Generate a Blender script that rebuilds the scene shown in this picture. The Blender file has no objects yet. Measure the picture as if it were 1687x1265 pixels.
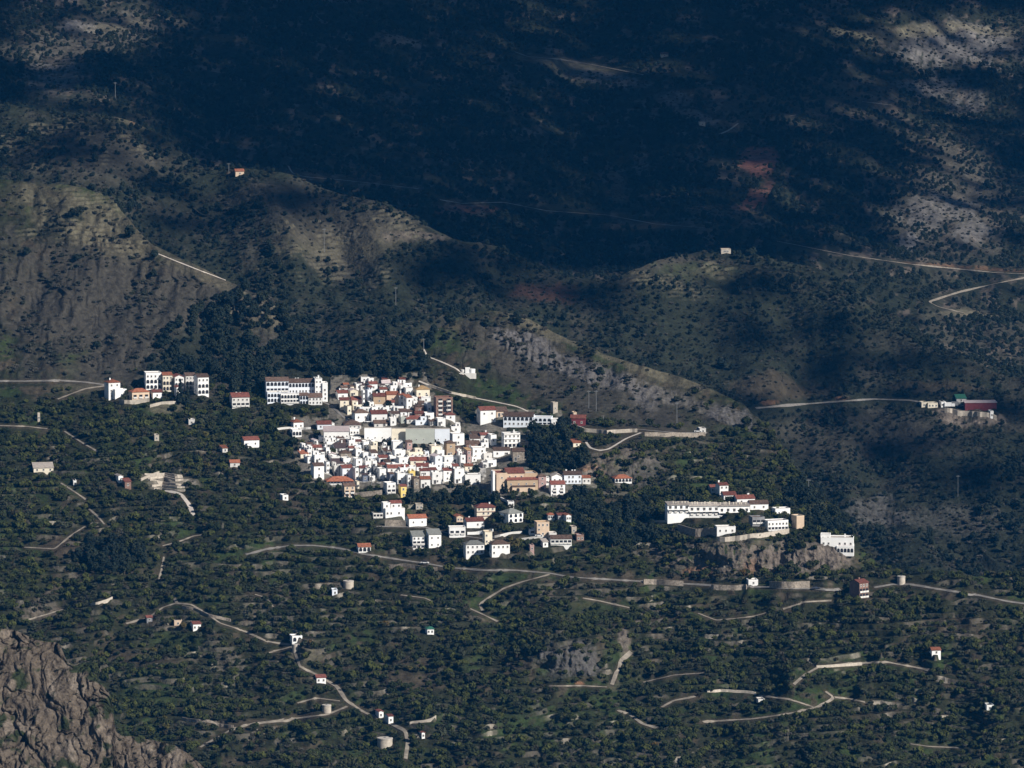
import bpy, bmesh, math, random
import numpy as np
from mathutils import Vector, Matrix
random.seed(7); rng = np.random.default_rng(7)
SC = bpy.context.scene
COL = SC.collection

# ------------------------------------------------------------------ camera
W0, H0 = 1687.0, 1265.0            # size of the photograph the measurements were read from
FPX = 10544.0                      # focal length in those pixels
PITCH = math.radians(6.0)
CAMZ = 407.0
cam_d = bpy.data.cameras.new('camera'); cam = bpy.data.objects.new('camera', cam_d); COL.objects.link(cam)
cam.location = (0, 0, CAMZ); cam.rotation_euler = (math.pi/2 - PITCH, 0, 0)
cam_d.sensor_width = 36; cam_d.sensor_fit = 'HORIZONTAL'; cam_d.lens = 36*FPX/W0
cam_d.clip_start = 5; cam_d.clip_end = 30000
SC.camera = cam

# ------------------------------------------------------------------ sky and sun
SUN_EL, SUN_AZ = math.radians(33), math.radians(128)      # azimuth clockwise from +Y
SDIR = np.array([math.sin(SUN_AZ)*math.cos(SUN_EL), math.cos(SUN_AZ)*math.cos(SUN_EL), math.sin(SUN_EL)])
world = bpy.data.worlds.new('World'); SC.world = world; world.use_nodes = True
wn = world.node_tree; wn.nodes.clear()
sky = wn.nodes.new('ShaderNodeTexSky'); sky.sky_type = 'NISHITA'; sky.sun_disc = False
sky.sun_elevation = SUN_EL; sky.sun_rotation = SUN_AZ; sky.altitude = 600; sky.air_density = 1.0; sky.dust_density = 0.3; sky.ozone_density = 3.0
bg = wn.nodes.new('ShaderNodeBackground'); bg.inputs[1].default_value = 0.042
wo = wn.nodes.new('ShaderNodeOutputWorld')
wn.links.new(sky.outputs[0], bg.inputs[0]); wn.links.new(bg.outputs[0], wo.inputs[0])
sl = bpy.data.lights.new('sun', 'SUN'); sl.energy = 5.0; sl.angle = math.radians(0.6); sl.color = (1.0, 0.945, 0.86)
so = bpy.data.objects.new('sun', sl); COL.objects.link(so)
so.rotation_euler = Vector(SDIR).to_track_quat('Z', 'Y').to_euler()
SC.view_settings.view_transform = 'Standard'; SC.view_settings.look = 'None'
SC.view_settings.exposure = 0.42; SC.view_settings.gamma = 1.0; SC.view_settings.use_curve_mapping = False
SC.render.engine = 'CYCLES'
try:
    SC.cycles.volume_bounces = 1; SC.cycles.max_bounces = 5
except Exception: pass

# ------------------------------------------------------------------ numeric helpers
def lerp_tab(tab, x):
    xs = [t[0] for t in tab]; ys = [t[1] for t in tab]
    return np.interp(x, xs, ys)
def smooth_tab(tab, x, w=14.0):
    x = np.asarray(x, float); acc = 0
    offs = np.linspace(-w, w, 7)
    for o in offs: acc = acc + lerp_tab(tab, x+o)
    return acc/len(offs)
def sstep(a, b, x):
    t = np.clip((x-a)/(b-a), 0, 1); return t*t*(3-2*t)
_perm = {}
def vnoise(x, y, seed=0):
    r = _perm.get(seed)
    if r is None:
        g = np.random.default_rng(seed+1000); r = (g.permutation(1024), g.random(1024)*2-1); _perm[seed] = r
    p, v = r
    xi = np.floor(x).astype(np.int64); yi = np.floor(y).astype(np.int64)
    fx = x-xi; fy = y-yi; fx = fx*fx*(3-2*fx); fy = fy*fy*(3-2*fy)
    def h(a, b): return v[(p[a & 1023]+b) & 1023]
    n00 = h(xi, yi); n10 = h(xi+1, yi); n01 = h(xi, yi+1); n11 = h(xi+1, yi+1)
    return (n00*(1-fx)+n10*fx)*(1-fy)+(n01*(1-fx)+n11*fx)*fy
def fbm(x, y, seed=0, octs=4, gain=.5):
    s = 0; a = 1; t = 0
    for i in range(octs):
        s = s+a*vnoise(x*2**i+i*17.3, y*2**i-i*9.1, seed+i); t += a; a *= gain
    return s/t
def ridged(x, y, seed=0, octs=4):
    s = 0; a = 1; t = 0
    for i in range(octs):
        s = s+a*(1-2*np.abs(vnoise(x*2**i+i*7.7, y*2**i+i*3.1, seed+i))); t += a; a *= .55
    return s/t
def worley(x, y, seed=0):
    r = np.random.default_rng(seed+500); p = r.permutation(1024); jx = r.random(1024); jy = r.random(1024)
    xi = np.floor(x).astype(np.int64); yi = np.floor(y).astype(np.int64); f1 = np.full(x.shape, 9.); f2 = np.full(x.shape, 9.); cid = np.zeros(x.shape)
    for a in (-1,0,1):
        for b in (-1,0,1):
            h = p[(p[(xi+a) & 1023]+yi+b) & 1023]; d = np.hypot(xi+a+jx[h]-x, yi+b+jy[h]-y)
            n = d < f1; f2 = np.where(n, f1, np.minimum(f2, d)); cid = np.where(n, h/1024., cid); f1 = np.where(n, d, f1)
    return f1, f2-f1, cid
CP, SP = math.cos(PITCH), math.sin(PITCH)
def unproject(px, py, r):
    """point in the world seen at (px,py) of the photograph at horizontal distance r"""
    dx = (px-W0/2)/FPX; dy = (H0/2-py)/FPX
    Y = CP+dy*SP; Z = -SP+dy*CP
    s = r/Y
    return s*dx, r+0*s, CAMZ+s*Z
def project(x, y, z):
    z = z-CAMZ
    d = y*CP - z*SP; u = y*SP+z*CP
    return W0/2+FPX*x/d, H0/2-FPX*u/d

# ------------------------------------------------------------------ lie of the land: crest lines and distances
C1 = [(-300,300),(-80,290),(44,300),(130,308),(180,325),(245,400),(300,425),(380,465),(440,495),(475,525),(520,585),(560,600),(600,588),(650,572),(690,562),(730,535),(760,520),(800,512),(860,522),(930,560),(1000,588),(1100,612),(1180,640),(1230,668),(1256,695),(1285,730),(1310,775),(1340,815),(1370,845),(1400,868),(1420,905),(1450,935),(1500,945),(1640,950),(1780,955),(2000,940)]
C2 = [(-300,190),(-80,175),(44,180),(200,190),(260,215),(330,268),(400,275),(480,290),(560,318),(640,335),(680,352),(760,392),(820,400),(900,440),(960,462),(1000,462),(1080,435),(1150,412),(1250,418),(1350,440),(1420,480),(1500,530),(1560,575),(1640,615),(1780,640),(2000,600)]
C0 = [(-80,1030),(30,1038),(60,1052),(75,1058),(100,1060),(112,1088),(125,1096),(142,1090),(152,1108),(166,1126),(180,1138),(190,1172),(190,1202),(205,1214),(255,1220),(290,1226),(318,1244),(390,1310),(520,1400)]
RP = [(300,3790),(400,3735),(560,3650),(640,3600),(700,3545),(800,3440),(960,3300),(1265,3090),(1400,3010)]
GAP = [(-80,230),(420,220),(560,190),(700,210),(760,250),(900,300),(1180,330),(1340,400),(1460,400),(1780,360)]
# cliffs on the near slope: x0,x1, top py, bottom py, strength, recovery height
CLIFFS = [(1140,1425,882,955,40,75),(935,1110,742,800,30,60),(880,1000,1062,1122,22,60),(1170,1275,690,740,16,30),(235,300,662,690,10,30)]
def R1(px, py):
    r = lerp_tab(RP, py)
    for x0,x1,t,b,c,rec in CLIFFS:
        m = sstep(x0-95,x0+60,px)*(1-sstep(x1-50,x1+70,px))
        g = (1-sstep(t,b,py))*sstep(t-rec,t,py)
        r = r-c*m*g
    r = r+20*fbm(px/120., py/80., 4, 3)*sstep(840,980,py)+12*fbm((px+.5*py)/75.+.5*fbm(px/60.,py/60.,96,2), py/120., 91, 4)+5*ridged(px/38.+.8*fbm(px/45.,py/40.,97,3), py/90., 99, 3)*(1-sstep(590,650,py))*sstep(0,40,py-lerp_tab(C1,px))
    return r
def R2(px, py):
    c = smooth_tab(C1, px); base = lerp_tab(RP, smooth_tab(C1, px, 70)-6)+smooth_tab(GAP, px, 60)
    return base+.80*(c-py)+30*fbm(px/170., py/260., 41, 3)
def R3(px, py):
    c = smooth_tab(C2, px, 60); base = lerp_tab(RP, smooth_tab(C1, px, 90)-6)+smooth_tab(GAP, px, 90)+.8*(smooth_tab(C1, px, 90)-c)+190
    up = c-py
    return base+2.9*up-.0009*np.clip(up,0,900)**2+75*fbm(px/150.+py/300., py/230., 51, 4)*sstep(-40,60,up)
def R0f(px, py):
    return 2420+.28*(1330-py)

# ------------------------------------------------------------------ roads (photo pixels, width px)
ROADS = [
 ('road',1,5.5,[(405,914),(440,905),(480,899),(515,899),(555,903),(600,913),(660,922),(700,928),(745,936),(800,940),(850,940),(905,945),(940,951),(1000,955),(1060,958),(1130,962),(1180,965),(1230,966),(1330,970),(1385,972)]),
 ('road',1,5.5,[(1440,968),(1470,963),(1500,963),(1550,971),(1600,978),(1660,991),(1720,1000)]),
 ('dirt_track',1,4.5,[(795,1006),(790,996),(800,988),(830,969),(862,958),(905,947)]),
 ('dirt_track',1,4,[(775,1003),(795,1012),(820,1024)]),
 ('dirt_track',1,4,[(208,1028),(245,1018),(268,1001),(290,994),(315,996),(340,1010),(362,1026),(400,1038),(440,1056),(478,1062)]),
 ('dirt_track',1,4,[(284,976),(287,986),(292,994)]),
 ('dirt_track',1,6,[(494,1098),(525,1114),(556,1132),(570,1154),(600,1174),(640,1191),(668,1204),(672,1224),(668,1250)]),
 ('dirt_track',1,5,[(330,1232),(380,1203),(412,1193),(480,1184),(540,1177),(572,1164)]),
 ('dirt_track',1,6,[(1018,1170),(1040,1178),(1058,1192),(1082,1199)]),
 ('dirt_track',1,5,[(1158,1189),(1240,1184),(1300,1176),(1348,1166),(1374,1150),(1360,1140)]),
 ('dirt_track',1,4.5,[(1308,1128),(1325,1112),(1350,1097),(1400,1093),(1460,1091),(1500,1098),(1530,1104)]),
 ('dirt_track',1,5,[(1090,1165),(1110,1154),(1146,1147)]),
 ('concrete_track',1,7,[(272,808),(298,814),(312,832),(320,854)]),
 ('dirt_track',1,6,[(1008,1128),(1022,1090),(1040,1075)]),
 ('dirt_track',1,4,[(100,796),(125,812),(142,824)]),
 ('dirt_track',1,3.5,[(106,710),(135,730),(165,747)]),
 ('dirt_track',1,4,[(95,658),(140,641),(172,636)]),
 ('road',1,4.5,[(-40,628),(40,629),(100,628),(140,630),(172,634)]),
 ('dirt_track',1,4,[(-40,700),(44,702),(78,706)]),
 ('road',1,5,[(532,662),(545,668),(560,682),(575,695),(597,706)]),
 ('footpath',1,3,[(698,576),(704,588),(730,598),(752,608),(764,618)]),
 ('footpath',1,3.5,[(690,628),(735,646),(782,656),(850,670),(870,678)]),
 ('footpath',1,4,[(803,812),(820,818),(836,826)]),
 ('road',1,5,[(918,696),(945,700),(965,708),(1000,711),(1050,708),(1080,711),(1120,714),(1165,714)]),
 ('footpath',1,4,[(965,728),(972,738),(988,742),(1002,740),(1030,724),(1056,714)]),
 ('road',1,4,[(620,867),(700,868),(745,880),(800,888)]),
 ('footpath',1,3,[(806,888),(830,894),(852,900)]),
 ('dirt_track',1,4,[(1370,990),(1330,990),(1290,1004)]),
 ('dirt_track',1,3.5,[(40,902),(90,905),(120,880),(140,868)]),
 ('dirt_track',1,3,[(1150,1010),(1180,1022),(1240,1016),(1262,1010)]),
 ('dirt_track',1,3,[(60,1225),(120,1200)]),
 ('road',2,4.5,[(1245,673),(1290,669),(1330,666),(1380,662),(1440,658),(1500,660),(1545,668)]),
 ('dirt_track',3,4,[(1780,440),(1640,468),(1580,482),(1530,498),(1545,506),(1590,517)]),
 ('dirt_track',3,3.5,[(1280,398),(1340,410),(1400,422),(1500,436),(1640,450),(1780,456)]),
 ('dirt_track',3,2.5,[(475,274),(481,286),(500,292),(560,297),(640,306),(690,312)]),
 ('dirt_track',3,2.2,[(725,330),(760,336),(830,334),(900,348),(1000,355),(1080,370),(1160,376)]),
 ('dirt_track',2,2.5,[(44,346),(110,350),(180,395),(250,416)]),
 ('dirt_track',3,2,[(1420,168),(1470,174)]),('dirt_track',3,2,[(1300,192),(1312,190)]),
 ('dirt_track',3,3,[(1185,222),(1200,216),(1216,204)]),
 ('dirt_track',3,3,[(848,86),(870,94),(920,98),(980,108),(1060,124)]),
 ('footpath',1,2,[(260,418),(330,446),(372,462)]),
 ('dirt_track',1,3.5,[(268,900),(295,893),(318,884),(334,882)]),('dirt_track',1,3,[(270,918),(266,940),(262,955)]),('dirt_track',1,3.5,[(146,838),(160,850),(172,864)]),
 ('dirt_track',1,3,[(420,980),(440,986),(450,1000)]),('dirt_track',1,3.5,[(440,1075),(470,1068),(482,1064),(494,1098)]),('dirt_track',1,3,[(560,1155),(520,1150),(490,1158)]),
 ('dirt_track',1,3,[(1375,1150),(1400,1152),(1425,1158)]),('dirt_track',1,3,[(1250,1145),(1300,1152),(1340,1166)]),('dirt_track',1,3,[(1500,1226),(1530,1230),(1580,1232)]),('dirt_track',1,3,[(1060,1124),(1110,1112),(1160,1108)]),
 ('dirt_track',1,3,[(905,1130),(960,1130),(1000,1132)]),('dirt_track',1,3.5,[(960,985),(990,990),(1040,1002)]),('dirt_track',1,3,[(44,1022),(80,1012),(104,1004)]),('dirt_track',1,3,[(660,980),(700,985),(715,992)]),
]
VILL = [(545,618),(700,612),(712,642),(752,688),(780,694),(784,674),(925,676),(930,702),(870,715),(872,780),(980,775),(985,815),(900,822),(800,815),(680,815),(560,805),(500,790),(480,745),(480,690),(540,690),(545,618)]
def inpoly(px, py, poly):
    c = np.zeros(np.shape(px), bool); n = len(poly)
    for i in range(n-1):
        x0,y0 = poly[i]; x1,y1 = poly[i+1]
        if y0 == y1: continue
        k = ((y0 > py) != (y1 > py)) & (px < (x1-x0)*(py-y0)/(y1-y0)+x0)
        c ^= k
    return c
def polyline_dist(px, py, pts, reach):
    d = np.full(px.shape, 1e9)
    for (x0,y0),(x1,y1) in zip(pts[:-1], pts[1:]):
        vx, vy = x1-x0, y1-y0; L = vx*vx+vy*vy+1e-9
        m = (px > min(x0,x1)-reach)&(px < max(x0,x1)+reach)&(py > min(y0,y1)-reach)&(py < max(y0,y1)+reach)
        if not m.any(): continue
        qx, qy = px[m], py[m]
        t = np.clip(((qx-x0)*vx+(qy-y0)*vy)/L, 0, 1)
        dd = np.hypot(qx-x0-t*vx, (qy-y0-t*vy))
        d[m] = np.minimum(d[m], dd)
    return d

# ------------------------------------------------------------------ ground covers (colours of soil, grass, rock)
G = dict(orchard=(.020,.022,.012), grass=(.026,.038,.014), earth=(.050,.040,.029), stone=(.17,.15,.125), scrub=(.043,.039,.032),
         dry=(.080,.072,.050), rock=(.090,.084,.082), rockb=(.125,.104,.088), orange=(.16,.085,.05), red=(.085,.040,.032), forest=(.018,.021,.014),
         pale=(.30,.27,.23))
# kind, cx, cy, rx, ry, strength, (rotation deg, image clockwise)
PATCH = {1:[('scrub',250,520,330,130,.95,10),('dry',160,365,150,50,.8,22),('dry',330,450,90,12,.6,25),('dry',430,515,50,28,.9,10),('rockb',420,510,40,22,.5,10),
  ('scrub',240,610,200,30,.7,0),('forest',330,575,110,40,.9,-20),('forest',540,600,110,35,.9,0),('forest',120,362,18,14,.9,0),
  ('scrub',980,640,300,60,.95,22),('rock',885,583,75,24,.95,22),('rock',985,618,80,20,.9,14),('rock',850,560,34,16,.9,0),('rock',1060,640,60,16,.8,18),('rock',1140,665,50,14,.7,20),('dry',1120,650,120,25,.25,22),('dry',900,545,130,14,.9,25),('dry',1080,612,110,12,.9,16),
  ('rock',1210,690,50,22,.8,25),('rock',1060,650,30,22,.6,40),('grass',790,664,70,12,.9,14),('orange',975,775,26,14,.95,0),('rockb',1010,760,70,28,.6,0),
  ('rock',1060,780,60,30,.35,0),('rockb',1240,918,150,34,.85,0),('orange',1150,945,28,12,.8,0),('orange',1240,935,20,18,.5,0),('rockb',1340,922,80,28,.8,0),
  ('rock',940,1090,60,28,.75,0),('orange',955,1125,10,5,.9,0),('dry',1012,1128,16,12,.9,0),('rockb',1028,1060,12,28,.8,0),
  ('earth',110,905,70,20,.9,10),('earth',180,925,60,14,.8,15),('earth',110,965,60,9,.8,-25),('rockb',90,1012,60,14,.6,0),('earth',235,1090,90,18,.7,5),
  ('grass',300,1060,60,22,.6,0),('grass',260,1150,90,20,.6,0),('grass',330,930,60,14,.6,0),('dry',270,675,40,12,.8,0),('stone',275,795,45,14,.8,0),('dry',150,640,60,12,.6,0),
  ('earth',680,945,50,10,.8,0),('stone',640,940,30,5,.7,5),('earth',905,960,24,8,.8,0),('earth',1120,955,60,5,.8,0),('grass',1130,985,80,10,.6,0),('grass',980,1000,90,16,.5,0),
  ('earth',1380,1095,80,8,.6,0),('earth',1290,1060,60,6,.5,0),('grass',1090,1130,110,14,.5,0),('earth',1420,985,30,9,.7,0),('dry',505,1080,34,14,.9,0),('earth',665,1125,60,20,.7,10),
  ('earth',1560,1030,80,16,.5,0),('grass',560,1200,90,20,.4,0),('grass',910,1190,120,20,.5,0),('earth',1500,1190,120,14,.4,0),('earth',420,985,20,12,.7,0),('earth',380,1195,60,8,.7,-8),
  ('earth',930,835,20,9,.5,0),('earth',790,890,80,8,.4,0),('grass',860,715,50,9,.6,0),('earth',510,880,50,6,.5,0),('dry',480,900,20,6,.4,0)],
 2:[('scrub',150,260,140,60,.8,0),('dry',640,380,70,18,.8,0),('dry',560,400,110,40,.75,-5),('dry',420,330,90,14,.5,0),('scrub',500,360,220,60,.7,0),('rockb',690,385,60,9,.6,0),('dry',220,195,40,12,.8,15),('orange',225,197,14,6,.6,0),  # dry patches on the mid-left hillside also paint in its sunlit ground
  ('orange',385,282,12,4,.7,0),('scrub',590,440,100,30,.7,0),('dry',560,295,60,7,.5,0),('forest',700,450,120,60,.8,0),('forest',330,340,60,20,.5,0),
  ('scrub',1120,440,110,24,.7,0),('grass',1150,450,90,20,.5,0),('forest',1150,540,220,80,.7,10),('forest',1420,560,110,60,.6,10),('red',900,480,60,18,.5,0),('dry',1180,455,60,12,.35,0),
  ('earth',1280,640,90,22,.7,0),('orange',1265,663,18,5,.5,0),('orange',1385,655,14,5,.8,0),('scrub',1430,720,200,50,.7,0),('earth',1540,640,80,9,.6,0),
  ('rockb',1600,690,60,14,.9,5),('rock',1560,860,110,30,.35,0),('rock',1440,855,50,30,.55,0),('forest',1500,900,160,30,.8,0),('scrub',1500,570,100,20,.4,0)],
 3:[('scrub',150,60,170,40,.9,-12),('rock',130,48,34,12,.9,0),('rock',90,130,60,40,.45,0),('dry',180,44,80,8,.4,-10),('rock',1580,75,120,40,.75,0),('dry',1500,50,190,12,.7,0),('rock',1530,140,60,16,.7,0),('rock',1590,165,40,20,.5,0),
  ('dry',930,105,80,12,.55,8),('rock',1000,130,80,12,.55,8),('rock',1110,160,36,12,.5,0),('rockb',1150,190,50,12,.6,20),('red',1248,262,34,16,.95,0),('red',1235,320,50,14,.7,-40),('earth',1190,345,70,14,.7,0),
  ('scrub',1560,330,130,110,.75,0),('rock',1550,350,70,24,.6,0),('rock',1600,385,40,16,.6,0),('rock',1495,385,18,12,.8,0),('rock',1060,268,22,12,.5,0),('earth',1020,310,20,40,.6,0),('red',770,345,50,10,.6,0),
  ('rockb',665,75,40,9,.6,10),('scrub',1330,170,200,50,.5,0),('scrub',560,285,160,14,.5,0),('earth',1120,370,160,8,.5,0),('orange',1600,440,120,4,.3,4),('dry',1600,515,60,8,.7,0),('scrub',1600,560,120,60,.5,0),('rock',655,165,40,12,.25,0)]}
def cover(layer, px, py, x, y):
    n1 = fbm(px/60., py/38., 3, 4); n2 = fbm(px/9., py/6., 9, 3); n3 = fbm(px/22., py/14., 14, 3)
    base = np.zeros(px.shape+(3,))
    base[:] = G['orchard'] if layer == 1 else G['forest']
    if layer == 1:
        w = sstep(.05,.45,n1+.5*n3)[...,None]; base = base*(1-w)+np.array(G['grass'])*w
        w = (sstep(.12,.5,n3-.3*n1+.3*n2))[...,None]*.8; base = base*(1-w)+np.array(G['earth'])*w
    else:
        w = sstep(0,.6,n1+.4*n3)[...,None]*.6; base = base*(1-w)+np.array(G['scrub'])*w
        if layer == 3:
            w = sstep(.15,.5,n3+.6*n2)[...,None]*.7; base = base*(1-w)+np.array((.11,.09,.075))*w
    rockm = np.zeros(px.shape)
    for k,cx,cy,rx,ry,s,rot in PATCH[layer]:
        a = math.radians(rot); ca, sa = math.cos(a), math.sin(a)
        ux = (px-cx)*ca+(py-cy)*sa; uy = -(px-cx)*sa+(py-cy)*ca
        d = np.hypot(ux/rx, uy/ry)+.35*n3+.25*n2+.2*n1
        w = s*(1-sstep(.55,1.15,d))
        if k in ('rock','rockb','orange'):
            rockm = np.maximum(rockm, w)
            w = w*sstep(-.25,.2,fbm(px/5., py/9., 21, 3)+.35)
        c = np.array(G[k])*(1.6 if layer == 3 else 1.0); base = base*(1-w[...,None])+c*w[...,None]  # mountain patches lightened so they show through the cloud shade
    return base, rockm
# ------------------------------------------------------------------ materials
MATS = {}
def new_mat(name):
    m = bpy.data.materials.new(name); m.use_nodes = True; nt = m.node_tree
    b = nt.nodes['Principled BSDF']; b.inputs['Roughness'].default_value = .9
    if 'Specular IOR Level' in b.inputs: b.inputs['Specular IOR Level'].default_value = .15
    MATS[name] = m
    return m, nt, b
def noise_mat(name, col, var=.25, scale=.5, rough=.9, col2=None, spec=.15, bump=0, detail=5, stretch=(1,1,1), rnd=0):
    m, nt, b = new_mat(name); b.inputs['Roughness'].default_value = rough; b.inputs['Specular IOR Level'].default_value = spec
    g = nt.nodes.new('ShaderNodeNewGeometry'); n = nt.nodes.new('ShaderNodeTexNoise'); mp = nt.nodes.new('ShaderNodeMapping')
    mp.inputs['Scale'].default_value = stretch
    nt.links.new(g.outputs['Position'], mp.inputs[0]); nt.links.new(mp.outputs[0], n.inputs['Vector'])
    n.inputs['Scale'].default_value = scale; n.inputs['Detail'].default_value = detail
    r = nt.nodes.new('ShaderNodeValToRGB'); c = np.array(col)
    r.color_ramp.elements[0].position = .3; r.color_ramp.elements[1].position = .7
    r.color_ramp.elements[0].color = (*np.clip(c*(1-var),0,1), 1)
    r.color_ramp.elements[1].color = (*(np.clip(c*(1+var),0,1) if col2 is None else col2), 1)
    nt.links.new(n.outputs[0], r.inputs[0])
    if rnd:      # every wall and roof has its own shade of paint or clay
        oi = nt.nodes.new('ShaderNodeObjectInfo'); mr = nt.nodes.new('ShaderNodeMapRange'); mr.inputs[3].default_value = 1-rnd; mr.inputs[4].default_value = 1+rnd*.5
        vm = nt.nodes.new('ShaderNodeVectorMath'); vm.operation = 'SCALE'; nt.links.new(oi.outputs['Random'], mr.inputs[0]); nt.links.new(r.outputs[0], vm.inputs[0]); nt.links.new(mr.outputs[0], vm.inputs['Scale']); nt.links.new(vm.outputs[0], b.inputs['Base Color'])
    else: nt.links.new(r.outputs[0], b.inputs['Base Color'])
    if bump:
        bp = nt.nodes.new('ShaderNodeBump'); bp.inputs['Strength'].default_value = 1; bp.inputs['Distance'].default_value = bump
        nt.links.new(n.outputs[0], bp.inputs['Height']); nt.links.new(bp.outputs[0], b.inputs['Normal'])
    return m
def ground_mat(name, s1, s2, bump):
    m, nt, b = new_mat(name); b.inputs['Specular IOR Level'].default_value = .05; b.inputs['Roughness'].default_value = 1
    g = nt.nodes.new('ShaderNodeNewGeometry'); a = nt.nodes.new('ShaderNodeAttribute'); a.attribute_name = 'soil'
    n = nt.nodes.new('ShaderNodeTexNoise'); n.inputs['Scale'].default_value = s1; n.inputs['Detail'].default_value = 8; n.inputs['Roughness'].default_value = .7
    nt.links.new(g.outputs['Position'], n.inputs['Vector'])
    mr = nt.nodes.new('ShaderNodeMapRange'); mr.inputs[1].default_value = .3; mr.inputs[2].default_value = .7; mr.inputs[3].default_value = .45; mr.inputs[4].default_value = 1.6
    nt.links.new(n.outputs[0], mr.inputs[0])
    vm = nt.nodes.new('ShaderNodeVectorMath'); vm.operation = 'SCALE'
    nt.links.new(a.outputs['Color'], vm.inputs[0]); nt.links.new(mr.outputs[0], vm.inputs['Scale'])
    nt.links.new(vm.outputs[0], b.inputs['Base Color'])
    n2 = nt.nodes.new('ShaderNodeTexNoise'); n2.inputs['Scale'].default_value = s2; n2.inputs['Detail'].default_value = 6
    nt.links.new(g.outputs['Position'], n2.inputs['Vector'])
    bp = nt.nodes.new('ShaderNodeBump'); bp.inputs['Distance'].default_value = bump
    nt.links.new(n2.outputs[0], bp.inputs['Height']); nt.links.new(bp.outputs[0], b.inputs['Normal'])
    return m
def leaf_mat(name, cols):
    m, nt, b = new_mat(name); b.inputs['Specular IOR Level'].default_value = .1; b.inputs['Roughness'].default_value = .8
    oi = nt.nodes.new('ShaderNodeObjectInfo'); r = nt.nodes.new('ShaderNodeValToRGB'); r.color_ramp.interpolation = 'LINEAR'
    r.color_ramp.elements[0].color = (*cols[0],1); r.color_ramp.elements[1].color = (*cols[-1],1)
    for i,c in enumerate(cols[1:-1]):
        e = r.color_ramp.elements.new((i+1)/(len(cols)-1)); e.color = (*c,1)
    nt.links.new(oi.outputs['Random'], r.inputs[0])
    g = nt.nodes.new('ShaderNodeNewGeometry'); n = nt.nodes.new('ShaderNodeTexNoise'); n.inputs['Scale'].default_value = .8; n.inputs['Detail'].default_value = 3
    nt.links.new(g.outputs['Position'], n.inputs['Vector'])
    mr = nt.nodes.new('ShaderNodeMapRange'); mr.inputs[1].default_value = .3; mr.inputs[2].default_value = .7; mr.inputs[3].default_value = .6; mr.inputs[4].default_value = 1.45
    nt.links.new(n.outputs[0], mr.inputs[0])
    vm = nt.nodes.new('ShaderNodeVectorMath'); vm.operation = 'SCALE'
    nt.links.new(r.outputs[0], vm.inputs[0]); nt.links.new(mr.outputs[0], vm.inputs['Scale']); nt.links.new(vm.outputs[0], b.inputs['Base Color'])
    return m
M = {}
M['ground'] = ground_mat('valley_ground', .35, 1.2, .6)
M['mountain'] = ground_mat('mountain_ground', .12, .35, 2.0)
M['leaf'] = leaf_mat('orchard_leaf', [(.012,.017,.007),(.019,.026,.009),(.029,.036,.011),(.050,.056,.015),(.013,.018,.008),(.038,.040,.018)])
M['yleaf'] = leaf_mat('yellowing_leaf', [(.045,.05,.016),(.065,.055,.016),(.035,.048,.016),(.075,.048,.016)])
M['olive'] = leaf_mat('olive_leaf', [(.026,.030,.018),(.036,.040,.024),(.024,.027,.014),(.034,.030,.018)])
M['pine'] = leaf_mat('pine_needle', [(.008,.013,.011),(.012,.018,.013),(.018,.023,.014)])
M['scrubm'] = leaf_mat('scrub_leaf', [(.015,.018,.012),(.022,.025,.017),(.034,.032,.025),(.048,.045,.036),(.02,.023,.015)])
M['bark'] = noise_mat('bark', (.08,.06,.045), .3, 3)
M['tarmac'] = noise_mat('worn_tarmac', (.16,.15,.14), .25, .4)
M['dirt'] = noise_mat('pale_dirt', (.20,.175,.145), .35, .3)
M['concrete'] = noise_mat('concrete', (.42,.38,.34), .15, .4)

def link(o, parent=None):
    COL.objects.link(o)
    if parent is not None: o.parent = parent
    return o
def mesh_obj(name, verts, faces, mat, parent=None, smooth=False, mats=None, midx=None):
    me = bpy.data.meshes.new(name); me.from_pydata([tuple(map(float,v)) for v in verts], [], faces)
    for mm in (mats or [mat]): me.materials.append(mm)
    if midx is not None:
        me.polygons.foreach_set('material_index', np.array(midx, np.int32))
    if smooth: me.polygons.foreach_set('use_smooth', np.ones(len(me.polygons), bool))
    me.update()
    return link(bpy.data.objects.new(name, me), parent)
def grid_obj(name, X, Y, Z, color, mat):
    nr, nc = X.shape
    me = bpy.data.meshes.new(name)
    co = np.stack([X,Y,Z], -1).astype(np.float32).reshape(-1,3)
    idx = np.arange(nr*nc, dtype=np.int32).reshape(nr,nc)
    q = np.stack([idx[:-1,:-1], idx[:-1,1:], idx[1:,1:], idx[1:,:-1]], -1).reshape(-1,4)
    nf = len(q)
    me.vertices.add(len(co)); me.vertices.foreach_set('co', co.ravel())
    me.loops.add(nf*4); me.loops.foreach_set('vertex_index', q.ravel())
    me.polygons.add(nf); me.polygons.foreach_set('loop_start', np.arange(nf, dtype=np.int32)*4)
    me.polygons.foreach_set('loop_total', np.full(nf, 4, np.int32))
    me.polygons.foreach_set('use_smooth', np.ones(nf, bool))
    me.update(calc_edges=True); me.materials.append(mat)
    at = me.color_attributes.new('soil', 'FLOAT_COLOR', 'POINT')
    c4 = np.ones((nr*nc,4), np.float32); c4[:,:3] = np.clip(color.reshape(-1,3),0,1)
    at.data.foreach_set('color', c4.ravel())
    o = bpy.data.objects.new(name, me); COL.objects.link(o); o['kind'] = 'structure'
    return o

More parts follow.
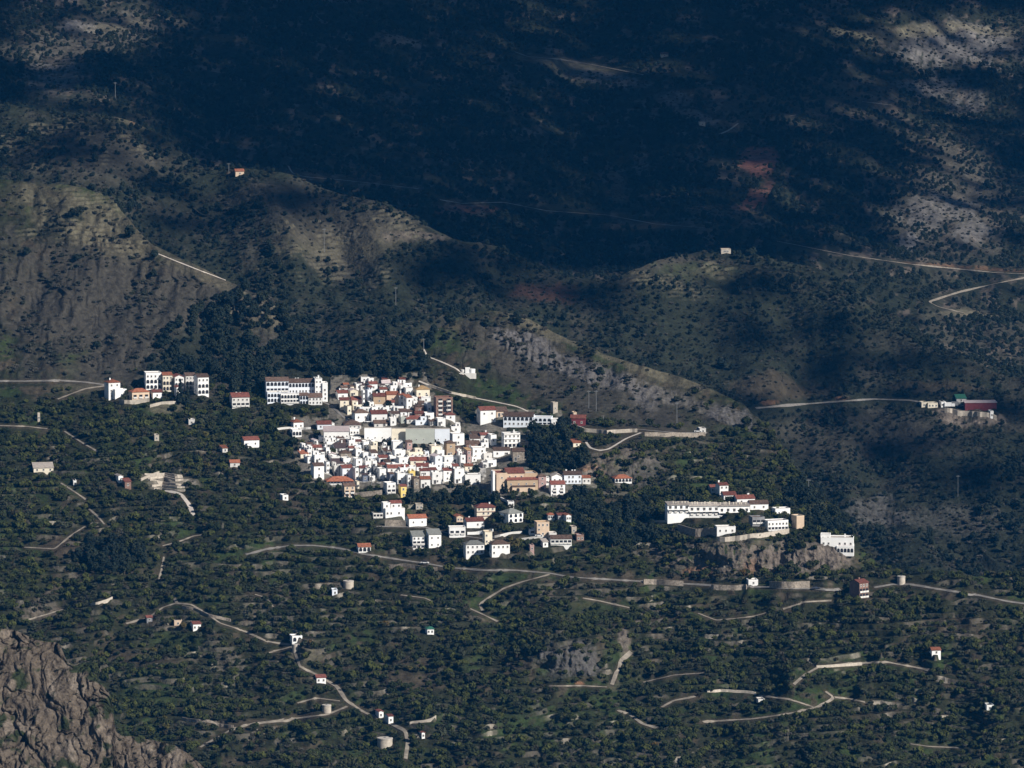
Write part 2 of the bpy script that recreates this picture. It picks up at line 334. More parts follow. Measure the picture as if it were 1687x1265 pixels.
# ------------------------------------------------------------------ the land
LAY = {}
def layer_px(layer, px):
    if layer == 1: return np.full(np.shape(px), 1345.0), smooth_tab(C1, px, 6)
    if layer == 2: return smooth_tab(C1, px, 6)+70, smooth_tab(C2, px, 8)
    if layer == 3: return smooth_tab(C2, px, 8)+80, np.full(np.shape(px), -330.0)
    return np.full(np.shape(px), 1500.0), smooth_tab(C0, px, 2)
RFN = {0:R0f, 1:R1, 2:R2, 3:R3}
def build_layer(layer, name, px0, px1, nc, nf, back, mat):
    pxs = np.linspace(px0, px1, nc); b, c = layer_px(layer, pxs)
    t = np.linspace(0, 1, nf)[:,None]
    PY = b[None,:]*(1-t)+c[None,:]*t; PX = np.broadcast_to(pxs[None,:], PY.shape).copy()
    R = RFN[layer](PX, PY)
    X, Y, Z = unproject(PX, PY, R)
    X = np.array(X); Y = np.array(Y); Z = np.array(Z)
    if layer == 0:
        colr = np.zeros(X.shape+(3,)); n = fbm(X/9, Z/9, 61, 5)
        colr[:] = (.085,.069,.054)
        w = sstep(.0,.5,fbm(X/5, Z/7, 71, 4))[...,None]; colr = colr*(1-w)+np.array((.130,.108,.088))*w
        w = sstep(.28,.5,fbm(X/6+50, Z/4, 81, 4)+.12)[...,None]; colr = colr*(1-w)+np.array((.022,.028,.014))*w
        edge = sstep(0,.08,1-t)
        wx = X/13+.5*fbm(X/9,Z/9,60,3); wz = Z/15+.35*X/13+.5*fbm(X/9+9,Z/9,62,3)
        f1,e1,c1 = worley(wx, wz, 1); f2,e2,c2 = worley(wx*2.7+3, wz*2.5, 2); f3,e3,c3 = worley(wx*7+1, wz*6.5, 3)
        d = 8*fbm(X/30, Z/30, 65, 3)+4.5*(1-f1)+3*c1+2.2*(1-f2)+1.1*c2+1.3*fbm(X/3.5, Z/3.5, 63, 3)+.5*(1-f3)
        crack = np.maximum(1-sstep(.0,.07,e1), .5*(1-sstep(0,.08,e2)))*sstep(-.2,.3,fbm(X/11,Z/11,64,2))
        d = d-1.8*crack
        colr *= (.86+.22*c2+.18*c3)[...,None]
        Y -= d; Z += (1.6*(1-f1)+1.0*(1-f2)+.5*(1-f3)+.8*fbm(X/3,Z/3,59,3)-.8*crack)*(.4+.6*edge)
    else:
        colr, rockm = cover(layer, PX, PY, X, Y)
        rd = np.full(PX.shape, 1e9)
        for nm,ly,w,pts in ROADS:
            if ly == layer: rd = np.minimum(rd, polyline_dist(PX, PY, pts, 60)-w/2)
        calm = sstep(1, 9, rd); calmB = sstep(0, 45, rd)                     # ground is graded along the roads
        if layer == 1:
            v = inpoly(PX, PY, VILL); calmv = np.where(v, .15, 1.0)
            terr = sstep(690,760,PY+30*fbm(PX/80.,PY/80.,33,2))*(1-rockm)*calmv*calm
            terr = terr*(1-sstep(1230,1300,PX)*(1-sstep(900,960,PY)))
            Z += (2.4*fbm(X/55, Y/45, 5, 3))*(.2+.8*calm)*calmv
            TN = 2.1*fbm(X/85, Y/75, 77, 3); hz = Z/2.9+TN; f = hz-np.floor(hz)
            step = (np.floor(hz)+sstep(.0,.2,f)-TN)*2.9; LAY['F'] = np.where(terr > .3, f, .6)
            broken = sstep(-.25,.05,fbm(X/25, Y/14, 78, 3))
            Z += (step-Z)*.85*terr*broken
            riser = ((f > .0)&(f < .22))*terr*broken*sstep(-.1,.3,fbm(X/18, Y/6, 79, 3))
            rw = (riser*.62)[...,None]; sb = (.55+1.5*sstep(.25,.6,fbm(X/9, Y/9, 92, 3)))[...,None]; colr = colr*(1-rw)+np.array(G['stone'])*sb*rw
            amp = .30+.5*(1-terr); Z += amp*fbm(X/6, Y/6, 6, 4)*calm*calmv
            w2 = (1-sstep(0,3,rd))[...,None]*.6; colr = colr*(1-w2)+np.array(G['earth'])*w2
            # village courtyards and lanes: trodden pale earth and paving
            vm = (v*.75*sstep(-.3,.2,fbm(PX/9.,PY/7.,90,3)+.15))[...,None]; colr = colr*(1-vm)+np.array((.16,.145,.125))*vm
            dn = inpoly(PX, PY, [(496,738),(512,724),(600,728),(640,738),(700,748),(726,734),(800,738),(800,790),(700,800),(590,795),(512,775),(496,738)])
            vm = (dn*.7*sstep(-.2,.25,fbm(PX/5.,PY/4.,93,3)))[...,None]; colr = colr*(1-vm)+np.array((.55,.53,.5))*vm
        elif layer == 2:
            Z += ((5*fbm(X/70, Y/60, 7, 3)+7*ridged(X/60+Y/200, Y/220, 94, 4)*sstep(3,50,PY-smooth_tab(C2,PX,8)))*calmB+.9*fbm(X/9, Y/9, 8, 4)*calm)
        else:
            Z += (9*ridged(X/160+Y/380, Y/330, 11, 4)-4)*calmB+2.2*fbm(X/18, Y/18, 12, 4)*calm
        rr = rockm*calm
        ky = 2.0 if layer == 3 else 1.0
        Y -= rr*ky*(4.0*ridged(X/(9*ky), Z/(22*ky), 15, 4)+1.2*ridged(X/(2.6*ky), Z/(4*ky), 16, 3))
        Z += rr*ky*1.3*ridged(X/(5*ky), Y/(5*ky), 17, 3)
        if layer in (1,2):
            tm = np.zeros(PX.shape)
            for cx,cy,rx,ry in ([(170,365,170,60),(420,505,60,40),(330,450,110,20)] if layer == 1 else [(620,385,130,60),(520,430,140,50),(130,240,160,50),(1150,455,130,40)]):
                tm = np.maximum(tm, 1-sstep(.7,1.1,np.hypot((PX-cx)/rx,(PY-cy)/ry)+.4*fbm(PX/30.,PY/20.,100,3)))
            hz = Z/2.4+1.5*fbm(X/45,Y/40,101,4); f = hz-np.floor(hz); tm = tm*calm*sstep(-.1,.3,fbm(X/16,Y/12,102,4))
            Z += tm*.8*((np.floor(hz)+sstep(0,.25,f))-hz)*2.4
            lw = (tm*((f > 0)&(f < .25))*.6)[...,None]; colr = colr*(1-lw)+np.array(G['dry'])*1.25*lw
    LAY[layer] = dict(px0=px0, px1=px1, nc=nc, nf=nf, X=X, Y=Y, Z=Z)
    # the far side of the crest, falling into the next valley
    nb = len(back)
    Xb = []; Yb = []; Zb = []; Cb = []
    for dy, dz in back:
        q = dy*1.0
        xx = X[-1]*(Y[-1]+q)/Y[-1]; Xb.append(xx); Yb.append(Y[-1]+q); Zb.append(Z[-1]-dz+1.5*fbm(xx/20, (Y[-1]+q)/20, 18, 3)*min(1, dy/30)); Cb.append(colr[-1])
    Xa = np.vstack([X]+[a[None] for a in Xb]); Ya = np.vstack([Y]+[a[None] for a in Yb]); Za = np.vstack([Z]+[a[None] for a in Zb])
    Ca = np.concatenate([colr]+[a[None] for a in Cb])
    return grid_obj(name, Xa, Ya, Za, Ca, mat)
bk = lambda L, H: [(L*i/14., H*(i/14.)**1.3) for i in range(1, 15)]
build_layer(1, 'valley_terrain', -280, 1980, 1560, 960, bk(230, 70), M['ground'])
build_layer(2, 'foothill_terrain', -290, 1990, 1030, 380, bk(700, 190), M['mountain'])
build_layer(3, 'mountain_terrain', -420, 2100, 900, 520, [(500,-10),(2000,80)], M['mountain'])
M['nearrock'] = ground_mat('near_rock', .45, .9, 1.0)
build_layer(0, 'rocky_spur_terrain', -90, 480, 460, 420, bk(120, 110), M['nearrock'])
# ground sheet that carries the land out to the horizon, below everything
mesh_obj('ground', [(-9000,-600,-300),(9000,-600,-300),(9000,14000,-300),(-9000,14000,-300)], [(0,1,2,3)], M['ground'])['kind'] = 'structure'
_ga = bpy.data.objects['ground'].data.color_attributes.new('soil','FLOAT_COLOR','POINT')
_ga.data.foreach_set('color', np.tile(np.array([.04,.045,.025,1],np.float32),4))

def which(px, py):
    if py > smooth_tab(C1, px, 6): return 1
    if py > smooth_tab(C2, px, 8): return 2
    return 3
def gpt(layer, px, py):
    """points on the ground (arrays allowed)"""
    L = LAY[layer]; px = np.asarray(px, float); py = np.asarray(py, float)
    b, c = layer_px(layer, px)
    u = np.clip((px-L['px0'])/(L['px1']-L['px0'])*(L['nc']-1), 0, L['nc']-1.001)
    v = np.clip((py-b)/(c-b)*(L['nf']-1), 0, L['nf']-1.001)
    i = u.astype(int); j = v.astype(int); fu = u-i; fv = v-j
    out = []
    for k in 'XYZ':
        A = L[k]; out.append((A[j,i]*(1-fu)+A[j,i+1]*fu)*(1-fv)+(A[j+1,i]*(1-fu)+A[j+1,i+1]*fu)*fv)
    return out
def gp(px, py, layer=None):
    l = layer or which(px, py); x, y, z = gpt(l, px, py)
    return float(x), float(y), float(z)

# roads as strips laid on the graded ground
def road(name, layer, wpx, pts, mat):
    P = []
    for (x0,y0),(x1,y1) in zip(pts[:-1], pts[1:]):
        n = max(1, int(math.hypot(x1-x0, y1-y0)/3))
        for i in range(n): P.append((x0+(x1-x0)*i/n, y0+(y1-y0)*i/n))
    P.append(pts[-1]); P = np.array(P)
    if len(P) > 5:
        for _ in range(2):
            Q = P.copy(); Q[1:-1] = (P[:-2]+2*P[1:-1]+P[2:])/4; P = Q
    x, y, z = gpt(layer, P[:,0], P[:,1]); W = np.stack([x,y,z], -1)
    mpp = {1:3400,2:3800,3:5000}[layer]/FPX; w = wpx*mpp
    T = np.gradient(W[:,:2], axis=0); T /= np.linalg.norm(T, axis=1)[:,None]+1e-9; N = np.stack([-T[:,1],T[:,0]], -1)
    vs = []; fs = []; K = 5
    ww = w*(1+.18*np.array([fbm(np.array([i*.3]), np.array([3.3]), 5, 2)[0] for i in range(len(W))]))
    lay = LAY[layer]
    for i in range(len(W)):
        for k in range(K):
            a = (k/(K-1)-.5)*ww[i]; X = W[i,0]+N[i,0]*a; Y = W[i,1]+N[i,1]*a
            # height there: iterate the pixel that holds (X,Y)
            px, py = project(X, Y, W[i,2])
            for _ in range(4):
                gx, gy, gz = gpt(layer, px, py); px += (X-gx)*FPX/Y; py -= (Y-gy)/(3.2 if layer == 3 else 1.4)
            gx, gy, gz = gpt(layer, px, py)
            vs.append((X, Y, float(min(max(gz, W[i,2]-1.2), W[i,2]+1.2))+.18+.14*(layer-1)))
    for i in range(len(W)-1):
        for k in range(K-1): fs.append((i*K+k, i*K+k+1, (i+1)*K+k+1, (i+1)*K+k))
    o = mesh_obj(name, vs, fs, mat, smooth=True); o['kind'] = 'structure'
    return o
for nm, ly, w, pts in ROADS:
    road(nm, ly, w, pts, {'road':M['tarmac'],'dirt_track':M['dirt'],'concrete_track':M['concrete'],'footpath':M['concrete']}[nm])
# ------------------------------------------------------------------ walls, roofs and trim
M['white'] = noise_mat('whitewash', (.79,.78,.76), .06, .35, col2=(.84,.835,.82), rnd=.14)
M['offwhite'] = noise_mat('aged_whitewash', (.60,.58,.55), .12, .35, rnd=.14)
M['bluewhite'] = noise_mat('cool_and_shaded_whitewash', (.70,.74,.80), .06, .35, rnd=.14)  # also paints the partial shade on the apartment block
M['cream'] = noise_mat('cream_render', (.72,.65,.52), .09, .4, rnd=.14)
M['yellow'] = noise_mat('yellow_render', (.78,.60,.20), .08, .4, rnd=.14)
M['ochre'] = noise_mat('ochre_render', (.42,.31,.21), .14, .4, rnd=.14)
M['peach'] = noise_mat('peach_render', (.60,.46,.34), .10, .4, rnd=.14)
M['pink'] = noise_mat('faded_pink_render', (.42,.28,.26), .22, .5, rnd=.14)
M['brick'] = noise_mat('bare_brick', (.24,.15,.12), .25, .8, rnd=.14)
M['stone'] = noise_mat('stone_masonry', (.24,.205,.17), .4, 1.1, bump=.15, rnd=.14)
M['palestone'] = noise_mat('pale_masonry', (.42,.37,.31), .2, .8, rnd=.14)
M['greygreen'] = noise_mat('grey_green_render', (.38,.40,.36), .08, .3, rnd=.14)
M['grey'] = noise_mat('grey_render', (.22,.22,.23), .2, .5, rnd=.14)
M['slate'] = noise_mat('slate_render_and_shade', (.13,.15,.20), .2, .5, rnd=.14)  # also paints the shaded walls under the long orange brown roof
M['redwall'] = noise_mat('dark_red_render', (.15,.035,.04), .15, .5)
ST = (1,1,1)
M['r_red'] = noise_mat('red_tiles', (.17,.062,.048), .4, .9, bump=.08, rnd=.4)
M['r_orange'] = noise_mat('orange_tiles', (.27,.10,.058), .35, .9, bump=.08, rnd=.4)
M['r_brown'] = noise_mat('brown_tiles', (.11,.072,.056), .4, .9, bump=.08, rnd=.4)
M['r_dark'] = noise_mat('dark_tiles', (.07,.05,.05), .3, .9, bump=.08, rnd=.4)
M['r_gold'] = noise_mat('straw_coloured_tiles', (.50,.33,.17), .25, .9, bump=.08, rnd=.4)
M['r_grey'] = noise_mat('grey_sheet', (.22,.225,.21), .2, .9, rnd=.4)
M['r_flat'] = noise_mat('roof_terrace_floor', (.42,.37,.33), .2, .6, rnd=.4)
M['r_pink'] = noise_mat('pale_pink_sheet', (.55,.46,.46), .12, .6, rnd=.4)
M['glass'] = noise_mat('dark_glass_and_shade', (.02,.022,.028), .3, .5, rough=.25, spec=.5)  # also stands in for shade inside open bays and holes
M['frame'] = noise_mat('window_surround', (.62,.60,.57), .08, 1)
M['wood'] = noise_mat('brown_woodwork', (.10,.05,.035), .3, 2)
M['green'] = noise_mat('green_paint', (.03,.12,.08), .2, 1)
M['metal'] = noise_mat('galvanised_metal', (.14,.145,.15), .1, 1, rough=.5, spec=.5)
M['carw'] = noise_mat('white_car_paint', (.7,.7,.7), .03, 1, rough=.3, spec=.5)
M['card'] = noise_mat('dark_car_paint', (.05,.06,.09), .05, 1, rough=.3, spec=.5)
M['tyre'] = noise_mat('rubber', (.02,.02,.02), .1, 2)
M['water'] = noise_mat('pool_water', (.04,.16,.20), .1, 1, rough=.1, spec=.5)
CN = {'white':'white','offwhite':'dull white','bluewhite':'bluish white','cream':'cream','yellow':'bright yellow','ochre':'ochre','peach':'peach coloured','pink':'faded pink','brick':'bare brick','stone':'stone','palestone':'pale stone','greygreen':'grey green','grey':'grey','slate':'slate blue','redwall':'dark red'}
RN = {'r_red':'red','r_orange':'orange','r_brown':'brown','r_dark':'dark','r_gold':'tan','r_grey':'grey','r_flat':'pale','r_pink':'pale pink'}

class MB:
    def __init__(s): s.v = []; s.f = []; s.m = []
    def box(s, x0,x1,y0,y1,z0,z1, mi=0, bottom=False):
        n = len(s.v); s.v += [(x0,y0,z0),(x1,y0,z0),(x1,y1,z0),(x0,y1,z0),(x0,y0,z1),(x1,y0,z1),(x1,y1,z1),(x0,y1,z1)]
        fs = [(4,5,6,7),(0,1,5,4),(1,2,6,5),(2,3,7,6),(3,0,4,7)]+([(3,2,1,0)] if bottom else [])
        s.f += [tuple(n+i for i in f) for f in fs]; s.m += [mi]*len(fs); return s
    def poly(s, pts, faces, mi=0):
        n = len(s.v); s.v += list(pts); s.f += [tuple(n+i for i in f) for f in faces]; s.m += [mi]*len(faces); return s
    def cyl(s, cx, cy, r0, r1, z0, z1, n=12, mi=0, cap=True):
        b = len(s.v)
        for k in range(n):
            a = 2*math.pi*k/n; s.v.append((cx+r0*math.cos(a), cy+r0*math.sin(a), z0))
        for k in range(n):
            a = 2*math.pi*k/n; s.v.append((cx+r1*math.cos(a), cy+r1*math.sin(a), z1))
        fs = [(b+k, b+(k+1)%n, b+n+(k+1)%n, b+n+k) for k in range(n)]
        if cap: fs += [tuple(b+n+k for k in range(n))]
        s.f += fs; s.m += [mi]*len(fs); return s
    def build(s, name, mats, parent=None, smooth=False):
        return mesh_obj(name, s.v, s.f, None, parent, smooth, mats if isinstance(mats, list) else [mats], s.m)
def tag(o, label, cat, group=None, kind=None):
    o['label'] = label; o['category'] = cat
    if group: o['group'] = group
    if kind: o['kind'] = kind
    return o
def empty(name, loc, yaw=0):
    o = bpy.data.objects.new(name, None); o.empty_display_size = 2; o.location = loc; o.rotation_euler = (0,0,yaw); COL.objects.link(o); return o

WM = {}
def window_mesh(kind, w, h):
    k = (kind, round(w,1), round(h,1))
    if k in WM: return WM[k]
    m = MB(); f = .12
    if kind == 'arch':
        n = 6; outer = [(-w/2,0)]+[(-w/2*math.cos(math.pi*i/n), h-w/2+w/2*math.sin(math.pi*i/n)) for i in range(n+1)]+[(w/2,0)]
        q = len(outer); vs = [(x,-.05,z) for x,z in outer]+[(x,.02,z) for x,z in outer]
        m.poly(vs, [tuple(range(q))]+[(i,q+i,q+(i+1)%q,(i+1)%q) for i in range(q)], 0)
    elif kind == 'opening':
        m.box(-w/2,w/2,-.03,.02,0,h,0,True); m.box(-w/2-.1,w/2+.1,-.5,.02,-.18,-.02,1,True); m.box(-w/2-.1,w/2+.1,-.5,-.44,-.02,.75,1,True)  # dark slab paints in the shade of an open bay
    else:
        m.box(-w/2,w/2,-.035,.02,0,h,0,True)
        m.box(-w/2-f,-w/2,-.08,.02,-f,h+f,1,True); m.box(w/2,w/2+f,-.08,.02,-f,h+f,1,True)
        m.box(-w/2,w/2,-.08,.02,h,h+f,1,True); m.box(-w/2-.15,w/2+.15,-.16,.02,-f-.04,0,1,True)
        m.box(-.03,.03,-.05,0,0,h,1,True)
    o = m.build('window_pattern', [M['glass'], M['frame']]); me = o.data; me.name = 'window_mesh'; bpy.data.objects.remove(o)
    WM[k] = me; return me
def put_window(parent, kind, w, h, x, y, z, ang=0, name='window'):
    o = bpy.data.objects.new(name, window_mesh(kind, w, h)); o.location = (x,y,z); o.rotation_euler = (0,0,ang); link(o, parent); return o

FOOT = []      # px, py top, py bottom and ground circle of every building, so that no tree grows through one
TREECLEAR = []
def roof_mesh(kind, w, d, h0, o=.35, rise=None):
    """body sits on z=h0; front is at y=0, back at y=d, centred on x"""
    m = MB(); x0,x1,y0,y1 = -w/2-o, w/2+o, -o, d+o; z = h0+.004; t = .18
    rise = rise or .42*min(w,d)*.5*1.15
    if kind == 'gable':
        yc = (y0+y1)/2
        m.poly([(x0,y0,z),(x1,y0,z),(x1,yc,z+rise),(x0,yc,z+rise),(x1,y1,z),(x0,y1,z),(x0,y0,z+t),(x1,y0,z+t),(x1,yc,z+rise+t),(x0,yc,z+rise+t),(x1,y1,z+t),(x0,y1,z+t)],
               [(6,7,8,9),(9,8,10,11),(1,0,3,2),(2,3,5,4),(0,1,7,6),(1,2,8,7),(2,4,10,8),(3,0,6,9),(5,3,9,11),(4,5,11,10)])
    elif kind == 'front':
        xc = 0
        m.poly([(x0,y0,z),(x0,y1,z),(xc,y1,z+rise),(xc,y0,z+rise),(x1,y1,z),(x1,y0,z),(x0,y0,z+t),(x0,y1,z+t),(xc,y1,z+rise+t),(xc,y0,z+rise+t),(x1,y1,z+t),(x1,y0,z+t)],
               [(9,8,7,6),(11,10,8,9),(0,1,2,3),(3,2,4,5),(0,3,9,6),(3,5,11,9),(1,0,6,7),(5,4,10,11),(2,1,7,8),(4,2,8,10)])
    elif kind == 'hip':
        k = min(w,d)/2; yc = (y0+y1)/2; a, b = (x0+k*.95, x1-k*.95) if w > d else (-.1,.1)
        m.poly([(x0,y0,z),(x1,y0,z),(x1,y1,z),(x0,y1,z),(a,yc,z+rise+t),(b,yc,z+rise+t),(x0,y0,z+t),(x1,y0,z+t),(x1,y1,z+t),(x0,y1,z+t)],
               [(6,7,5,4),(7,8,5),(8,9,4,5),(9,6,4),(0,1,7,6),(1,2,8,7),(2,3,9,8),(3,0,6,9),(3,2,1,0)])
    elif kind == 'mono':
        r2 = rise*1.3
        m.poly([(x0,y0,z),(x1,y0,z),(x1,y1,z+r2),(x0,y1,z+r2),(x0,y0,z+t),(x1,y0,z+t),(x1,y1,z+r2+t),(x0,y1,z+r2+t)], [(4,5,6,7),(3,2,1,0),(0,1,5,4),(1,2,6,5),(2,3,7,6),(3,0,4,7)])
    return m, rise
def wing(T, ox, oy, oz, w, d, h, roof='gable', rc='r_brown', wc='white', cols=None, rows=None, wk='win', chim=0, side=True, found=4.0, door=False, wsize=None, rnd=random, band=None, over=.35, rise=None):
    """one block of a building, its front wall's middle at (ox,oy,oz) in the thing's own axes"""
    m = MB(); i = .0
    m.box(ox-w/2, ox+w/2, oy, oy+d, oz-found, oz+h)
    if roof in ('gable','mono','front'):
        _, rs = roof_mesh(roof, w, d, h, over, rise)
        if roof == 'gable':
            rr = rs*d/(d+.7)
            for sx in (-1,1):
                x = ox+sx*w/2; a = [(x,oy,oz+h),(x,oy+d,oz+h),(x,oy+d/2,oz+h+rr*.97)]; m.poly(a, [(0,1,2)] if sx > 0 else [(2,1,0)])
        elif roof == 'front':
            rr = rs*w/(w+.7)
            for sy in (0,1):
                y = oy+sy*d; m.poly([(ox-w/2,y,oz+h),(ox+w/2,y,oz+h),(ox,y,oz+h+rr*.97)], [(0,1,2)] if sy == 0 else [(2,1,0)])
        else:
            r2 = rs*1.3*d/(d+.7)
            m.poly([(ox-w/2,oy,oz+h),(ox-w/2,oy+d,oz+h),(ox-w/2,oy+d,oz+h+r2)], [(2,1,0)]); m.poly([(ox+w/2,oy,oz+h),(ox+w/2,oy+d,oz+h),(ox+w/2,oy+d,oz+h+r2)], [(0,1,2)])
            m.poly([(ox+w/2,oy+d,oz+h),(ox-w/2,oy+d,oz+h),(ox-w/2,oy+d,oz+h+r2),(ox+w/2,oy+d,oz+h+r2)], [(0,1,2,3)])
    m.build('wall', M[wc], T)
    if roof == 'flat':
        p = MB(); t = .25; ph = .55
        p.box(ox-w/2-.03, ox+w/2+.03, oy-.03, oy+t, oz+h+.002, oz+h+ph); p.box(ox-w/2-.03, ox+w/2+.03, oy+d-t, oy+d+.03, oz+h+.002, oz+h+ph)
        p.box(ox-w/2-.03, ox-w/2+t, oy+t+.002, oy+d-t-.002, oz+h+.002, oz+h+ph); p.box(ox+w/2-t, ox+w/2+.03, oy+t+.002, oy+d-t-.002, oz+h+.002, oz+h+ph)
        p.build('parapet', M[wc], T)
        R = MB().box(ox-w/2+t+.01, ox+w/2-t-.01, oy+t+.01, oy+d-t-.01, oz+h+.004, oz+h+.06).build('roof', M[rc], T)
    elif roof == 'none': R = None
    else:
        rm, rs = roof_mesh(roof, w, d, h, over, rise); rm.v = [(x+ox, y+oy, z+oz) for x,y,z in rm.v]; R = rm.build('roof', M[rc], T)
    for k in range(chim):
        cx = ox+w*rnd.uniform(-.38,.38); cy = oy+d*rnd.uniform(.35,.8); ch = h+ (1.6 if roof == 'flat' else 2.2)
        c = MB(); c.box(cx-.35,cx+.35,cy-.3,cy+.3,oz+h+.1,oz+ch); c.box(cx-.45,cx+.45,cy-.4,cy+.4,oz+ch+.002,oz+ch+.15,0,True); c.build('chimney', M['white' if wc not in ('stone','brick') else wc], R if R else T)
    if rows is None: rows = max(1, int(h/2.7))
    if cols is None: cols = max(1, int(w/3.5))
    sh = h/max(1,rows)
    for r in range(rows):
        for c in range(cols):
            if cols*rows > 3 and wk == 'win' and rnd.random() < .3: continue
            k = wk[(rows-1-r) % len(wk)] if isinstance(wk, (list,tuple)) else wk
            ww, wh = wsize or {'win':(.8,1.0),'arch':(1.7,2.1),'opening':(1.9,1.9),'small':(.7,.8)}[k]
            ww = min(ww, w/cols*.8); wh = min(wh, sh*.72)
            x = ox+(c+.5-cols/2)*w/cols+(rnd.uniform(-.15,.15) if k == 'win' else 0); z = oz+r*sh+sh*.5-wh*.42
            put_window(T, 'win' if k == 'small' else k, ww, wh, x, oy, z)
    if door:
        put_window(T, 'arch' if door == 'arch' else 'win', 1.2, 2.1, ox+w*.5-1.6 if cols > 1 else ox-w*.25, oy-.06, oz+.1, 0, 'door')
    if side:
        for s in (-1,1):
            for r in range(rows):
                if rnd.random() < .45: put_window(T, 'win', .9, 1.1, ox+s*w/2, oy+d*rnd.uniform(.35,.7), oz+r*sh+sh*.45, s*math.pi/2)
    if band:
        b = MB()
        for r in range(1, rows+1): b.box(ox-w/2-.05, ox+w/2+.05, oy-.35, oy-.002, oz+r*sh-.3, oz+r*sh-.1, 0, True)
        b.build('string_course', M[band], T)
    return R
BUILD = []
def silhouette(x0, x1, ybase, yaw, d, layer):
    """split the outline seen in the photo into front width and side depth"""
    px = (x0+x1)/2; X, Y, Z = gp(px, ybase, layer); mpp = Y/FPX
    wa = (x1-x0)*mpp; a = math.radians(yaw); s, c = abs(math.sin(a)), math.cos(a)
    d = min(d, .5*wa/s) if s > .05 else d
    w = (wa-d*s)/c
    off = d*s/2*(1 if yaw > 0 else -1)
    return X+off, Y, Z, mpp, w, d
def house(x0, x1, ytop, ybase, roof='gable', rc='r_brown', wc='white', yaw=14, label=None, name='house', cat='house', d=7.0, layer=None, group=None, zone=None, extra=None, **kw):
    layer = layer or which((x0+x1)/2, ybase)
    X, Y, Z, mpp, w, d = silhouette(x0, x1, ybase, yaw, d, layer)
    h = max(2.2, (ybase-ytop)*mpp)
    T = empty(name, (X, Y, Z), math.radians(yaw))
    rnd = random.Random(int(x0*31+ybase*17))
    wing(T, 0, 0, 0, w, d, h, roof, rc, wc, rnd=rnd, **kw)
    if extra:
        for e in extra:   # extra blocks: dx0,dx1 in px from the middle of the front, ytop, ybase, forward metres
            q = dict(e); a0,a1,t,b,fw = q.pop('at'); dd = q.pop('d', d)
            wing(T, (a0+a1)/2*mpp, -fw, (ybase-b)*mpp, (a1-a0)*mpp, dd, max(1.2,(b-t)*mpp), rnd=rnd, **q)
    FOOT.append((x0, x1, ytop, ybase, X, Y, max(w,d)*.62+1.2))
    BUILD.append(dict(o=T, x=(x0+x1)/2, y=ybase, roof=roof, rc=rc, wc=wc, h=h, w=w, zone=zone, label=label, cat=cat, group=group))
    return T
